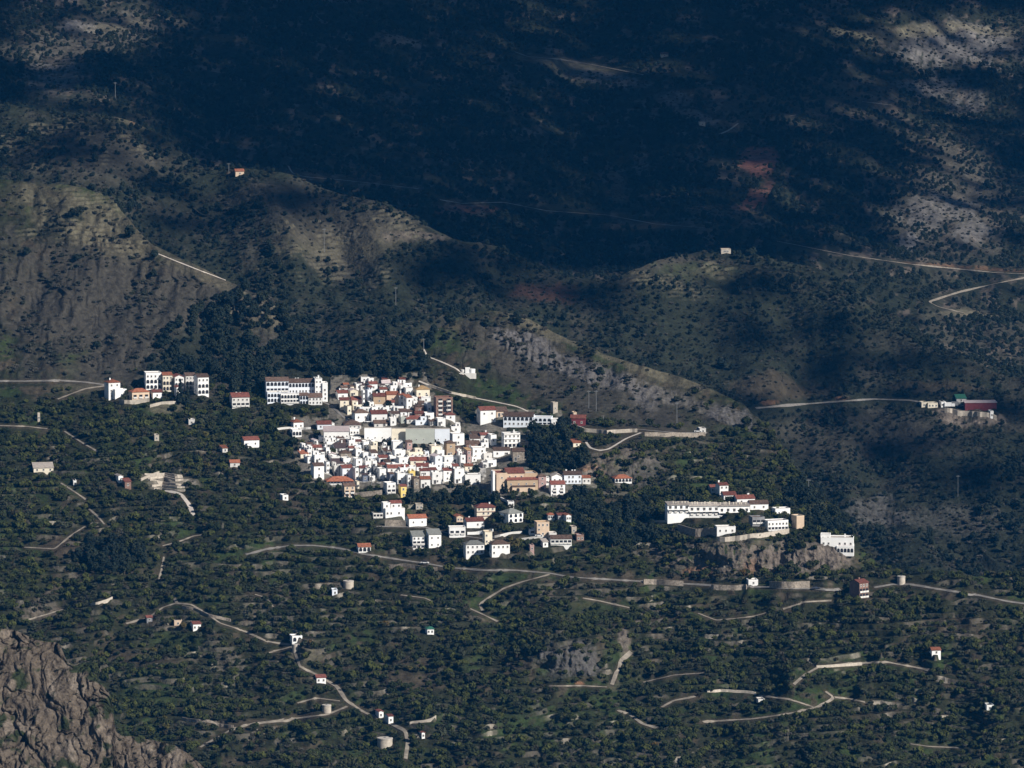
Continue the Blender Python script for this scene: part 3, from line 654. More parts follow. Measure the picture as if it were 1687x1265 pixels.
# ------------------------------------------------------------------ the old village, house by house
ZD = 'old village'; ZU = 'upper quarter'; ZE = 'east side'; ZS = 'south edge'
F_, G_, H_, R_, MO = 'flat', 'gable', 'hip', 'front', 'mono'
T = [ # x0,x1,ytop,ybase,roof,roof colour,wall colour,yaw
 # upper quarter
 (558,573,638,646,G_,'r_brown','offwhite',10,ZU),(572,583,636,645,G_,'r_brown','cream',10,ZU),(552,573,647,657,G_,'r_red','white',12,ZU),(573,590,643,653,R_,'r_pink','cream',8,ZU),
 (583,596,633,642,F_,'r_flat','white',8,ZU),(590,604,634,643,MO,'r_dark','offwhite',10,ZU),(558,575,659,675,G_,'r_red','cream',6,ZU),(576,596,658,668,G_,'r_red','pink',6,ZU),
 (595,601,644,669,F_,'r_flat','white',10,ZU),(600,613,643,661,F_,'r_flat','bluewhite',8,ZU),(579,596,668,675,F_,'r_flat','cream',4,ZU),(566,579,670,683,F_,'r_flat','cream',14,ZU),
 (604,622,632,643,G_,'r_red','white',10,ZU),(622,634,634,642,G_,'r_dark','offwhite',10,ZU),(628,643,631,639,MO,'r_pink','white',4,ZU),(643,662,633,641,H_,'r_pink','white',10,ZU),
 (639,655,636,646,F_,'r_flat','white',10,ZU),(656,668,636,646,F_,'r_flat','white',12,ZU),(613,635,653,668,G_,'r_red','ochre',6,ZU),(634,656,650,665,G_,'r_orange','peach',8,ZU),
 (654,667,651,669,G_,'r_orange','white',10,ZU),(663,679,655,676,MO,'r_orange','white',14,ZU),(664,680,640,652,F_,'r_flat','white',10,ZU),(682,708,641,656,H_,'r_gold','cream',8,ZU),
 (646,665,671,678,F_,'r_flat','white',4,ZU),(579,608,680,695,H_,'r_brown','white',8,ZU),(608,638,682,697,G_,'r_red','white',8,ZU),(640,653,690,701,F_,'r_flat','white',4,ZU),
 (641,658,682,689,G_,'r_brown','offwhite',6,ZU),(681,699,670,682,H_,'r_brown','brick',8,ZU),(682,698,682,689,G_,'r_red','brick',6,ZU),(698,711,667,681,F_,'r_pink','bluewhite',8,ZU),(697,715,682,691,F_,'r_flat','white',8,ZU),
 (656,672,688,697,F_,'r_flat','greygreen',8,ZU),(668,692,692,697,G_,'r_red','offwhite',6,ZU),(681,704,694,700,F_,'r_flat','bluewhite',10,ZU),(718,734,691,702,F_,'r_flat','white',8,ZU),
 (703,718,694,701,G_,'r_brown','offwhite',10,ZU),(731,750,684,692,H_,'r_red','white',10,ZU),(614,638,699,704,G_,'r_brown','offwhite',4,ZU),
 # under the long walls: west half
 (512,524,725,732,R_,'r_pink','white',10,ZD),(512,530,737,744,G_,'r_red','white',8,ZD),(495,508,737,743,F_,'r_flat','white',14,ZD),(534,550,728,738,F_,'r_flat','white',10,ZD),
 (554,570,732,739,G_,'r_brown','offwhite',10,ZD),(570,585,726,737,F_,'r_flat','white',10,ZD),(532,543,739,752,F_,'r_flat','white',14,ZD),(501,514,742,752,F_,'r_flat','white',12,ZD),
 (549,571,738,745,MO,'r_dark','white',8,ZD),(557,579,746,756,H_,'r_brown','stone',8,ZD),(490,508,748,755,MO,'r_orange','cream',16,ZD),(500,514,754,763,F_,'r_flat','white',18,ZD),
 (513,535,750,763,F_,'r_flat','white',10,ZD),(540,553,749,756,R_,'r_pink','white',6,ZD),(542,560,753,762,F_,'r_flat','white',8,ZD),(560,578,756,770,F_,'r_flat','white',8,ZD),
 (580,597,757,774,F_,'r_flat','white',10,ZD),(511,534,767,788,G_,'r_brown','white',16,ZD),(533,543,763,780,F_,'r_flat','white',8,ZD),(545,567,764,770,MO,'r_dark','white',4,ZD),
 (546,559,768,784,F_,'r_flat','offwhite',8,ZD),(558,581,771,788,G_,'r_red','bluewhite',8,ZD),(580,591,773,793,F_,'r_flat','white',10,ZD),(572,586,738,748,G_,'r_red','white',10,ZD),
 (583,596,741,752,F_,'r_flat','white',10,ZD),(524,535,744,753,G_,'r_brown','white',12,ZD),
 # middle
 (595,608,728,739,F_,'r_flat','white',10,ZD),(607,617,726,733,F_,'r_flat','white',6,ZD),(606,622,735,747,F_,'r_flat','cream',10,ZD),(627,637,736,744,F_,'r_flat','white',8,ZD),
 (644,664,729,743,F_,'r_flat','white',8,ZD),(667,679,728,747,G_,'r_brown','pink',6,ZD),(646,668,743,754,F_,'r_flat','white',8,ZD),(621,639,754,763,G_,'r_red','white',8,ZD),
 (640,653,753,762,F_,'r_flat','white',6,ZD),(652,672,755,765,F_,'r_flat','white',10,ZD),(669,697,746,754,F_,'r_flat','cream',6,ZD),(674,706,759,766,G_,'r_red','cream',4,ZD),
 (622,639,766,772,H_,'r_red','peach',8,ZD),(636,674,772,779,G_,'r_red','white',4,ZD),(685,706,769,776,G_,'r_red','white',4,ZD),(592,607,746,757,F_,'r_flat','white',12,ZD),
 (597,612,761,774,F_,'r_flat','white',10,ZD),(611,621,761,771,F_,'r_flat','white',8,ZD),(611,620,771,785,F_,'r_grey','grey',10,ZD),(620,636,774,789,F_,'r_flat','white',12,ZD),
 (601,612,774,783,F_,'r_flat','white',10,ZD),(595,606,783,794,G_,'r_dark','slate',8,ZD),(605,618,786,793,F_,'r_flat','white',6,ZD),(636,649,781,796,G_,'r_brown','slate',10,ZD),
 (649,668,781,797,F_,'r_flat','white',12,ZD),(655,675,773,782,F_,'r_flat','white',10,ZD),(667,677,785,802,F_,'r_flat','white',10,ZD),(671,684,778,787,F_,'r_gold','yellow',8,ZD),
 (676,691,789,805,R_,'r_brown','stone',10,ZD),(690,709,790,804,G_,'r_orange','white',8,ZD),(608,622,746,755,MO,'r_brown','white',8,ZD),(630,644,743,750,MO,'r_brown','offwhite',8,ZD),
 # east half
 (706,726,736,749,F_,'r_flat','cream',10,ZD),(716,732,743,754,F_,'r_flat','white',8,ZD),(708,729,752,773,R_,'r_pink','bluewhite',16,ZD),(728,754,754,764,F_,'r_flat','white',6,ZD),
 (728,750,765,774,F_,'r_flat','white',6,ZD),(753,767,751,769,F_,'r_flat','white',8,ZD),(731,750,730,753,H_,'r_brown','ochre',8,ZD),(748,764,747,755,H_,'r_red','offwhite',8,ZD),
 (764,776,741,768,MO,'r_gold','pink',10,ZD),(775,800,739,756,F_,'r_flat','white',6,ZD),(708,729,780,798,F_,'r_flat','white',8,ZD),(728,744,775,793,G_,'r_red','white',4,ZD),
 (744,765,773,796,F_,'r_flat','white',6,ZD),(764,792,783,798,F_,'r_flat','white',4,ZD),(690,708,776,786,G_,'r_red','white',8,ZD),(704,718,768,778,F_,'r_flat','white',8,ZD),
 (740,765,716,734,F_,'r_flat','white',8,ZE),(741,759,704,712,F_,'r_pink','white',6,ZE),(774,789,715,722,G_,'r_brown','white',6,ZE),(788,805,717,727,G_,'r_red','offwhite',6,ZE),
 (803,818,718,734,F_,'r_flat','white',8,ZE),(773,791,723,731,MO,'r_brown','white',6,ZE),(766,790,732,739,G_,'r_brown','brick',6,ZE),(789,805,731,738,F_,'r_flat','white',6,ZE),
 (811,840,743,753,G_,'r_brown','white',4,ZE),(842,864,744,760,G_,'r_brown','stone',4,ZE),(799,818,759,769,F_,'r_flat','white',10,ZE),(793,805,763,771,F_,'r_flat','white',8,ZE),
 (790,811,748,757,F_,'r_flat','offwhite',14,ZE),(785,817,676,698,G_,'r_red','white',10,ZE),(815,836,678,687,MO,'r_brown','peach',4,ZE),
]
GRIDCH = {5:'ftwo',}
for x0,x1,yt,yb,rf,rc,wc,yaw,zn in T:
    kw = {}
    if rf == F_ and (x1-x0) < 11: kw['side'] = False
    if rf == F_ and (x0*5+yb*3) % 3 == 0 and x1-x0 > 9:
        q = (x1-x0)*.22; s_ = 1 if (x0+yb) % 2 else -1
        kw['extra'] = [dict(at=(s_*q-q*1.05, s_*q+q*.9, yt-5-(x0 % 3), yt-.8, -1.6), roof=MO if x0 % 4 == 0 else F_, rc='r_red' if x0 % 4 == 0 else 'r_flat', wc=wc, cols=1, rows=1, d=3.6, side=False, found=.1)]
    house(x0,x1,yt,yb,rf,rc,wc,yaw+(x0*13+yb*7)%9,zone=zn,chim=1 if (x0*7+yb) % 3 == 0 else 0, d=6.5 if yb-yt < 12 else 7.5, door=((x0+yb) % 2 == 0), **kw)
# smaller infill houses between them, wherever the table leaves a gap
def covered(px, py):
    return any(a-2 < px < b+2 and t-1 < py < bb+1 for a,b,t,bb,_,_,_ in FOOT)
DENSE = [(496,738),(512,728),(560,722),(600,731),(640,742),(700,752),(726,738),(770,742),(800,752),(768,778),(726,778),(690,786),(640,792),(590,788),(545,782),(512,768),(496,738)]
UP = [(556,640),(600,628),(665,630),(700,652),(708,690),(650,694),(606,692),(566,676),(556,640)]
rf_ = random.Random(5)
for poly, zn, sx, sy in ((DENSE,ZD,8,6.5),(UP,ZU,10,8)):
    yy = 630
    while yy < 800:
        xx = 490+rf_.random()*6
        while xx < 810:
            px, py = xx+rf_.uniform(-2,2), yy+rf_.uniform(-2,2)
            if inpoly(np.array(px), np.array(py), poly) and not covered(px, py-3):
                w = rf_.uniform(9,17); h = rf_.uniform(4.5,7.5); rr = rf_.random()
                roof, rc = (F_,'r_flat') if rr < .48 else ((G_, rf_.choice(['r_brown','r_red','r_red','r_orange'])) if rr < .88 else (MO,'r_brown'))
                wc = 'white' if rf_.random() < .8 else rf_.choice(['offwhite','cream','bluewhite'])
                house(px-w/2, px+w/2, py-h, py, roof, rc, wc, rf_.choice([2,6,10,14]), zone=zn, d=6, side=False)
            xx += sx
        yy += sy
# ------------------------------------------------------------------ buildings one can point at
def L(x0,x1,yt,yb,roof,rc,wc,yaw,label,name='house',cat='house',**kw):
    return house(x0,x1,yt,yb,roof,rc,wc,yaw,label=label,name=name,cat=cat,**kw)
# western outskirts
L(171,198,629,656,H_,'r_orange','white',24,'tall white orange roofed house with a terrace wing at the end of the western road',chim=1,cols=2,rows=3,extra=[dict(at=(-2,18,641,656,3.0),roof=F_,rc='r_flat',wc='white',cols=0,rows=0,d=5)])
L(211,246,646,661,H_,'r_orange','peach',20,'peach coloured bungalow with broad orange hipped roof below the townhouses',cols=3,rows=1,wk='opening')
L(247,267,647,657,G_,'r_red','white',14,'low white house in front of the townhouses right of the peach bungalow')
ter = dict(rows=3, wk=['win','arch','arch'], cat='townhouse', name='townhouse', d=9)
L(236,266,616,643,F_,'r_flat','white',10,'leftmost white townhouse of the terrace, with a flat white canopy on top',cols=4,**ter)
L(263,284,619,646,G_,'r_orange','cream',12,'second townhouse from the left in the terrace, cream with orange tiles',cols=3,**ter)
L(282,303,622,648,R_,'r_red','white',14,'third townhouse from the left in the terrace, with its gable to the valley',cols=3,**ter)
L(300,322,620,645,G_,'r_brown','offwhite',14,'fourth townhouse from the left in the terrace, behind the dark conifer',cols=3,**ter)
L(318,344,625,655,G_,'r_brown','white',18,'rightmost townhouse of the terrace, its bare end wall dropping with the slope',cols=3,**ter)
L(286,300,640,656,R_,'r_red','white',14,'narrow white townhouse standing forward of the terrace beside the conifer',cols=2,rows=2,cat='townhouse',name='townhouse')
L(308,321,695,702,F_,'r_pink','offwhite',8,'tiny pale shed with pinkish flat roof on the slope below the townhouses',name='shed',cat='shed',side=False)
L(251,262,725,733,F_,'r_flat','palestone',10,'small square roofless hut of pale block among the western orchards',name='hut',cat='hut',side=False)
L(61,66,678,691,F_,'r_flat','palestone',8,'slim pale stone turret near the left edge of the picture',name='turret',cat='tower',side=False,d=2.5,cols=1)
L(188,203,785,796,R_,'r_flat','white',20,'white ruined farmhouse with a peaked broken gable on the western terraces',cols=1,rows=1)
L(200,216,795,806,MO,'r_red','brick',16,'brown lean-to outbuilding stepping down from the ruined white farmhouse',name='outbuilding',cat='outbuilding',side=False)
L(377,411,657,674,G_,'r_red','offwhite',12,'red roofed villa with a wide balcony west of the big apartment block',cols=4,rows=2,wk=['win','opening'],chim=2,d=9)
L(476,500,696,708,H_,'r_orange','white',22,'white cottage with bright orange hipped roof above its round terrace',cols=2,rows=1,chim=1)
L(477,497,709,720,F_,'r_flat','white',14,'white lower annexe with rounded openings under the orange roofed cottage',name='annexe',cat='annexe',cols=3,wk='arch',side=False)
L(396,427,725,737,G_,'r_red','white',18,'isolated white farmhouse with red roof in the orchard left of the village',cols=2,rows=1,extra=[dict(at=(-10,0,731,742,3.0),roof=F_,rc='r_flat',wc='white',cols=1,rows=1,d=4,wk='small')])
L(361,375,743,750,MO,'r_orange','offwhite',16,'tiny store with orange lean-to roof left of the isolated farmhouse',name='store',cat='shed',side=False)
L(520,546,699,707,G_,'r_red','bluewhite',8,'long low pinkish store beside the road into the village',name='store',cat='shed',side=False)
L(543,551,699,706,F_,'r_flat','white',10,'small white cube beside the low pinkish store',name='hut',cat='hut',side=False)
L(460,475,824,829,F_,'r_flat','white',16,'low white shed alone in the dark orchard left of the ochre house',name='shed',cat='shed',side=False)
L(377,395,763,768,G_,'r_orange','offwhite',6,'little orange roofed store half hidden in the orchard west of the old village',name='store',cat='shed',side=False)
L(385,402,281,288,G_,'r_orange','peach',10,'lonely orange farmhouse high on the shaded mountainside',layer=2)
L(1187,1204,411,415,F_,'r_flat','palestone',4,'long pale farmstead near the crest of the wooded hill',found=1,layer=2,cols=5,d=6)
L(1151,1162,209,213,F_,'r_flat','palestone',4,'pale hut far up the dark mountain',name='hut',cat='hut',layer=3)
L(1088,1101,92,96,G_,'r_brown','palestone',4,'highest pale farm building on the dark mountain',name='farm_building',cat='farm building',layer=3)
# the apartment block
def apartments():
    yaw = 8; X,Y,Z,mpp,w,d = silhouette(436,538,664,yaw,14,1)
    T = empty('apartment_block', (X,Y,Z), math.radians(yaw)); cx = 487; rnd = random.Random(3)
    def blk(a,b,t,bb,fw,dd,**kw): wing(T, ((a+b)/2-cx)*mpp, -fw, (664-bb)*mpp, (b-a)*mpp, dd, (bb-t)*mpp, rnd=rnd, **kw)
    blk(437,474,630,650,-5,8,roof=G_,rc='r_brown',wc='bluewhite',cols=6,rows=2,wk=['arch','opening'],side=False)  # bluish walls hold the block's partial shade, its right tower stays white
    blk(474.4,517,633,652,-5,8,roof=G_,rc='r_brown',wc='bluewhite',cols=8,rows=2,wk=['arch','win'],side=False,chim=2)
    blk(437,458,648,664,1,9,roof=F_,rc='r_flat',wc='bluewhite',cols=4,rows=2,wk='arch',side=False)
    blk(459,489,650,666,2.5,9,roof=F_,rc='r_flat',wc='white',cols=6,rows=2,wk=['arch','opening'],side=False)
    blk(490,504,652,668,3.5,9,roof=G_,rc='r_brown',wc='bluewhite',cols=3,rows=2,wk='arch',side=False)
    blk(504.4,527,655,667,4.2,10,roof=G_,rc='r_brown',wc='white',cols=4,rows=2,wk='win',side=False)
    blk(517.4,529,627,660,-2,9,roof=F_,rc='r_flat',wc='white',cols=2,rows=4,wk='small',side=False,chim=2)
    blk(529.3,538,634,662,-1,8,roof=F_,rc='r_flat',wc='white',cols=1,rows=4,wk='win',side=False)
    tag(T,'four storey white apartment block with arched windows and a tower at its right end','apartment block')
    FOOT.append((434,540,626,668,X,Y+4,12)); FOOT.append((434,470,626,668,X-11,Y+3,10)); FOOT.append((500,540,626,668,X+12,Y+3,10))
apartments()
# buildings of the village with a look of their own
L(532,575,710,727,MO,'r_pink','white',4,'long white building with a slanted terrace wall, top left of the old village',name='terrace_building',cat='building',cols=6,rows=1,wk='small',d=7)
L(575,592,708,717,F_,'r_flat','white',4,'white block with three small square windows under the broad brown roof',cols=3,rows=1,wk='win')
L(563,595,700,707,H_,'r_brown','offwhite',6,'broad brown pyramid roofed hall at the village entrance',name='hall',cat='hall',d=14,rows=1,cols=4)
L(535,582,793,800,H_,'r_orange','slate',8,'long orange brown roofed building with shade painted on its walls, under the old village',name='dark_walled_building',cat='hall',d=9,cols=8,rows=1,wk='opening')  # slate walls and dark bays paint the shade beneath the roof
def unfinished():
    T = L(714,746,656,685,F_,'r_red','brick',10,'unfinished brick building with black window holes and a pale scaffolding cross',name='unfinished_building',cat='building',cols=2,rows=4,wk='opening',wsize=(2.2,2.0),d=9)
    m = MB(); m.box(-.6,3.9,-.25,-.05,2.0,8.6,0,True); m.build('void_shade_panel', M['glass'], T)  # dark slab over the brick, painted shade of the empty openings
    m = MB(); m.box(1.5,1.75,-.5,-.26,1.5,9.2,0,True); m.box(-1.2,4.4,-.52,-.3,5.1,5.35,0,True); m.build('scaffold', M['metal'], T)
unfinished()
def arches():
    x0,x1,yb,yaw = 828,922,703,-6
    X,Y,Z,mpp,w,d = silhouette(x0,x1,yb,yaw,9,1); T = empty('long_house', (X,Y,Z), math.radians(yaw)); rnd = random.Random(9)
    wing(T,-w*.22,0,0,w*.54,9,(yb-687)*mpp,roof=G_,rc='r_brown',wc='bluewhite',cols=7,rows=2,wk=['arch','win'],rnd=rnd,side=False)
    wing(T,w*.22,.8,0,w*.32,8,(yb-689)*mpp,roof=F_,rc='r_flat',wc='bluewhite',cols=4,rows=2,wk=['arch','opening'],rnd=rnd,side=False)
    wing(T,w*.44,.2,0,w*.117,7,(yb-692)*mpp,roof=F_,rc='r_flat',wc='white',cols=1,rows=1,wk='win',rnd=rnd,side=True)
    tag(T,'long bluish white house with a brown roof and a ground floor row of dark arches','house'); FOOT.append((826,924,684,704,X,Y+4,10)); FOOT.append((826,860,684,704,X-9,Y+4,9)); FOOT.append((890,924,684,704,X+9,Y+4,9))
arches()
L(826,857,715,738,F_,'r_flat','white',12,'free standing white three storey house with odd shaped upper openings and a corner chimney',cols=4,rows=3,wk=['win','win','arch'],chim=1,band='frame')
L(907,919,664,681,F_,'r_flat','palestone',24,'square pale stone tower on the slope above the arched house',name='tower',cat='tower',cols=1,rows=1,wk='small',d=3.6,side=False)
L(940,966,690,703,G_,'r_red','redwall',-4,'dark red shed with a patched tin roof beside the mountain road',name='shed',cat='shed',rows=1)
L(942,950,683,689,F_,'r_gold','peach',8,'small peach coloured cube above the dark red shed',name='hut',cat='hut',side=False)
L(1150,1163,709,714,F_,'r_flat','offwhite',8,'pale kiosk at the bend where the road rounds the rocky spur',name='kiosk',cat='hut',side=False,rows=1)
L(940,957,731,737,MO,'r_orange','cream',12,'little cream hut with red roof edge on the wooded ledge',name='hut',cat='hut',side=False)
L(1008,1041,784,791,H_,'r_orange','white',14,'white arcaded pavilion with orange roof under the orange rock face',name='pavilion',cat='pavilion',cols=5,rows=1,wk='arch',d=7)
# church
def church():
    yaw = 10; X,Y,Z,mpp,w,d = silhouette(806,896,808,yaw,16,1); cx = 851
    T = empty('church', (X,Y,Z), math.radians(yaw)); rnd = random.Random(4)
    def blk(a,b,t,bb,fw,dd,**kw): wing(T, ((a+b)/2-cx)*mpp, -fw, (808-bb)*mpp, (b-a)*mpp, dd, (bb-t)*mpp, rnd=rnd, **kw)
    blk(813,831,780,806,0,16,roof=F_,rc='r_red',wc='peach',cols=1,rows=2,wk='small')
    blk(831.3,861,780,803,-2,12,roof=G_,rc='r_red',wc='peach',cols=3,rows=2,wk='small',side=False)
    blk(861.3,883,782,803,-2,12,roof=F_,rc='r_flat',wc='ochre',cols=0,rows=0,side=False)
    blk(838,876,801,812,3,5,roof=MO,rc='r_brown',wc='peach',cols=2,rows=1,wk=['arch'],side=False)
    blk(807,810.5,777,802,-.3,6,roof=F_,rc='r_flat',wc='white',cols=0,rows=0,side=False)
    blk(883.3,896,785,809,1,5.5,roof=H_,rc='r_brown',wc='pink',cols=1,rows=3,wk=['win','small','arch'])
    blk(830,882,790,804,1.5,3,roof=MO,rc='r_red',wc='ochre',cols=4,rows=1,wk='small',side=False)
    m = MB(); m.box(-.08,.08,-.08,.08,0,1.6,0,True); m.box(-.5,.5,-.06,.06,.9,1.1,0,True); m.v = [(x+(889.6-cx)*mpp,y+1.8,z+(808-780)*mpp) for x,y,z in m.v]; m.build('roof_cross', M['metal'], T)
    tag(T,'ochre church with red brown roofs, arched porch and a square brick bell tower','church')
    for a in (-11,0,11): FOOT.append((804,898,772,812,X+a,Y+5,9))
church()
L(904,931,798,816,G_,'r_red','white',10,'three storey white house with red roof and balconies just right of the church',cols=2,rows=3,wk=['win','opening','opening'])
L(906,927,785,797,R_,'r_flat','white',8,'white house with a flat pale gable behind the red roofed house by the church',cols=2,rows=1)
L(927,958,782,797,G_,'r_brown','bluewhite',6,'long white row with a jagged parapet running right from the house by the church',cols=5,rows=2,chim=3,side=False)
L(956,973,787,797,G_,'r_orange','offwhite',10,'last small house of the row, under the orange cliff',cols=2,rows=1)
L(896,905,789,800,F_,'r_flat','white',4,'narrow white link building between the bell tower and the next house',cols=1,rows=1,side=False)
# southern edge and lower hamlet
sz = dict()
L(656,670,801,820,G_,'r_red','yellow',12,'bright yellow two storey house with dark red roof at the lower edge of the village',cols=1,rows=2)
L(631,652,803,820,F_,'r_flat','white',18,'white house with balconies left of the bright yellow house',cols=2,rows=2,wk=['win','opening'])
L(563,585,805,825,G_,'r_brown','peach',12,'peach coloured house with two stacked balconies standing apart below the village',cols=2,rows=3,wk=['win','opening','opening'])
L(584,592,795,806,F_,'r_flat','cream',12,'narrow cream house rising behind the balconied peach house',cols=1,rows=1,side=False)
L(630,667,840,853,F_,'r_flat','white',14,'broad white villa with set back upper floor above a stone terrace',cols=5,rows=1,wk='win',extra=[dict(at=(-18,-6,831,840,-3),roof=F_,rc='r_flat',wc='white',cols=1,rows=1,d=5),dict(at=(-5,13,831,840,-3),roof=G_,rc='r_red',wc='white',cols=2,rows=1,d=5)])
L(611,631,845,853,F_,'r_flat','offwhite',10,'low open carport wing left of the broad white villa',name='carport',cat='carport',cols=3,rows=1,wk='opening',side=False)
L(668,703,853,866,G_,'r_orange','white',16,'white house with tan gabled roof right of the broad white villa',cols=2,rows=1,wk='small')
L(683,697,835,841,F_,'r_flat','palestone',6,'little pale stone house alone on the grove above the tan roofed house',cols=2,rows=1,side=False)
L(676,700,880,903,MO,'r_grey','white',10,'left one of the two tall white houses with grey sheet roofs above the main road',cols=3,rows=3,wk=['win','opening','opening'])
L(702,727,880,903,MO,'r_grey','white',12,'right one of the two tall white houses with grey sheet roofs above the main road',cols=2,rows=2,wk='small')
L(587,611,901,910,G_,'r_orange','white',10,'low white roadside inn with a long orange roof left of the two tall white houses',cols=3,rows=1,wk='arch')
L(781,816,835,856,H_,'r_red','cream',12,'three storey cream house banded with dark red, under a red hipped roof',cols=4,rows=3,band='redwall',chim=1)
L(822,862,846,862,H_,'r_grey','white',34,'grey roofed white house with two storeys of three dark arches',cols=3,rows=2,wk='arch',d=9)
L(747,763,853,862,R_,'r_orange','peach',14,'small house with a bright orange gable roof left of the banded cream house',cols=2,rows=1)
L(763,798,861,872,G_,'r_red','white',16,'white house with broad red roof in front of the banded cream house',cols=4,rows=1,chim=1)
L(738,767,869,885,F_,'r_flat','white',6,'low white house with a roof terrace left of the cream tower house',cols=3,rows=1,wk='opening')
L(795,811,881,901,F_,'r_gold','cream',10,'tall narrow cream tower house behind the pair of grey roofed white houses',cols=2,rows=2)
L(763,798,902,919,H_,'r_grey','white',12,'left white house of the grey roofed pair, with four small windows over two',cols=4,rows=2,wk='win')
L(805,840,901,920,H_,'r_brown','white',14,'right white house of the lower pair, with a veranda at its corner',cols=4,rows=2,wk='win')
L(880,905,866,888,F_,'r_gold','peach',12,'square peach coloured house of three storeys with a white ground floor',cols=3,rows=3)
L(870,881,877,886,F_,'r_flat','white',8,'low white garage left of the square peach coloured house',name='garage',cat='garage',cols=1,rows=1,wk='opening',side=False)
L(899,914,846,856,H_,'r_orange','white',10,'white verandahed house with orange roof among the eastern trees',cols=3,rows=1,wk='opening')
L(914,929,847,857,G_,'r_red','grey',14,'grey cottage with a red roof in the middle of three near the eastern trees',cols=2,rows=1)
L(927,941,853,863,R_,'r_orange','white',16,'white gabled house furthest right in the lower hamlet',cols=2,rows=1)
L(905,942,893,904,G_,'r_brown','white',6,'long white house with brown roof and a glazed porch near the stone ruins',cols=5,rows=1,wk='opening')
L(890,903,899,908,MO,'r_flat','white',12,'small white shed left of the long brown roofed house',name='shed',cat='shed',side=False,cols=1)
L(902,917,884,891,F_,'r_flat','offwhite',8,'dull white outhouse behind the long brown roofed house',name='outhouse',cat='outhouse',side=False)
L(870,880,907,916,F_,'r_pink','pink',8,'pinkish ruin below the small white shed',name='ruin',cat='ruin',side=False,cols=1)
L(938,950,870,880,F_,'r_brown','palestone',10,'square stone ruin with a dark lid roof at the right edge of the lower hamlet',name='ruin',cat='ruin',side=False,cols=1)
L(947,962,883,892,F_,'r_pink','brick',8,'roofless brown ruin under the square stone ruin',name='ruin',cat='ruin',side=False,cols=2)
L(835,847,829,835,F_,'r_flat','white',6,'pair of tiny white water cabins at the foot of the pale wall below the church',name='cabin',cat='hut',cols=2,rows=1,side=False)
# hotel and its neighbours
def hotel():
    T = None; rnd = random.Random(6)
    X0,Y0,Z0 = gp(1168,856,1); mpp = Y0/FPX
    T = empty('hotel', (X0,Y0,Z0), math.radians(6))
    segs = [(1099,1135,834,848,4),(1135,1185,836,853,7),(1185,1236,837,857,12)]
    for a,b,t,bb,yw in segs:
        cx = ((a+b)/2-1168)*mpp; w = (b-a)*mpp*1.02
        sub = MB(); h = (bb-t)*mpp
        sub.box(cx-w/2,cx+w/2,0,11,-6+(856-bb)*mpp,h+(856-bb)*mpp); sub.build('wall', M['white'], T)
        oz = (856-bb)*mpp
        MB().box(cx-w/2,cx+w/2,-1.3,-.002,oz+h*.44,oz+h*.52,0,True).build('balcony', M['white'], T)
        MB().box(cx-w/2-.2,cx+w/2+.2,-.5,11.3,oz+h+.003,oz+h+.7,0,True).build('roof', M['r_flat'], T)
        n = int(w/2.9)
        for k in range(n):
            for r in (0,1): put_window(T,'win' if r else 'opening',1.3,1.5 if r else 1.7,cx-w/2+(k+.5)*w/n,0,oz+h*(.56 if r else .14))
    for k in range(24):
        x = (1108+k*5.3-1168)*mpp+rnd.uniform(-.5,.5); zz = (856-834-k*.12)*mpp
        m = MB(); hh = rnd.uniform(.9,1.9); m.box(x-.16,x+.16,2,2.4,zz,zz+hh,0,True); m.box(x-.4,x+.4,1.85,2.55,zz+hh+.002,zz+hh+.18,0,True); m.build('chimney', M['cream'], T)
    tag(T,'long curved white hotel with two rows of windows and a roof set with cream chimneys','hotel')
    for a in range(1100,1240,9): g = gp(a, 864, 1); FOOT.append((a-5,a+5,850,862,g[0],g[1],7))
    for a in (-20,-10,0,10,19): FOOT.append((1097,1238,828,862,X0+a,Y0+5,9))
hotel()
L(1167,1183,802,812,G_,'r_red','offwhite',10,'leftmost house of the red roofed row stepping down behind the hotel',cols=2,rows=1)
L(1179,1200,803,818,G_,'r_red','white',18,'white house with red roof, second in the row stepping down behind the hotel',cols=2,rows=2,chim=1)
L(1188,1213,817,823,G_,'r_red','white',12,'low red roofed house in the middle of the row behind the hotel',cols=3,rows=1)
L(1208,1244,823,832,G_,'r_red','white',16,'red roofed house with a tall white gable wall behind the right end of the hotel',cols=2,rows=1,chim=2)
L(1232,1266,833,843,G_,'r_brown','white',10,'brown roofed white house at the right end of the row behind the hotel',cols=2,rows=1)
L(1272,1302,842,853,F_,'r_flat','white',14,'flat roofed white box right of the hotel, above the colonnaded annexe',cols=2,rows=1,wk='small')
L(1258,1299,857,874,F_,'r_red','white',18,'white annexe with square pillars and a strip of small windows right of the hotel',name='annexe',cat='annexe',cols=6,rows=2,wk=['win','opening'])
L(1234,1260,856,870,F_,'r_brown','grey',14,'grey shaded wing between the hotel and the colonnaded annexe',name='wing_building',cat='annexe',cols=3,rows=1,wk='opening',side=False)
L(1304,1325,850,870,F_,'r_grey','peach',22,'tan windowless box at the right end of the hotel hill',name='storehouse',cat='storehouse',cols=0,rows=0,side=False)
L(1178,1212,869,880,F_,'r_flat','white',8,'small flat roofed white house with three square windows below the hotel',cols=3,rows=1)
L(1352,1409,886,903,F_,'r_flat','white',-6,'stepped white villa with a row of dark arches right of the hotel hill',found=1.5,cols=6,rows=1,wk='win',chim=1,d=10,extra=[dict(at=(0,28,899,911,2.5),roof=F_,rc='r_red',wc='white',cols=5,rows=1,wk='arch',d=5,side=False,found=1),dict(at=(-28,-12,881,892,-3),roof=F_,rc='r_flat',wc='white',cols=2,rows=1,d=5,side=False,found=1)])
L(1230,1249,956,964,F_,'r_flat','white',8,'white roadside cabin at the foot of the cliff below the hotel',name='cabin',cat='hut',cols=1,rows=1,side=False)
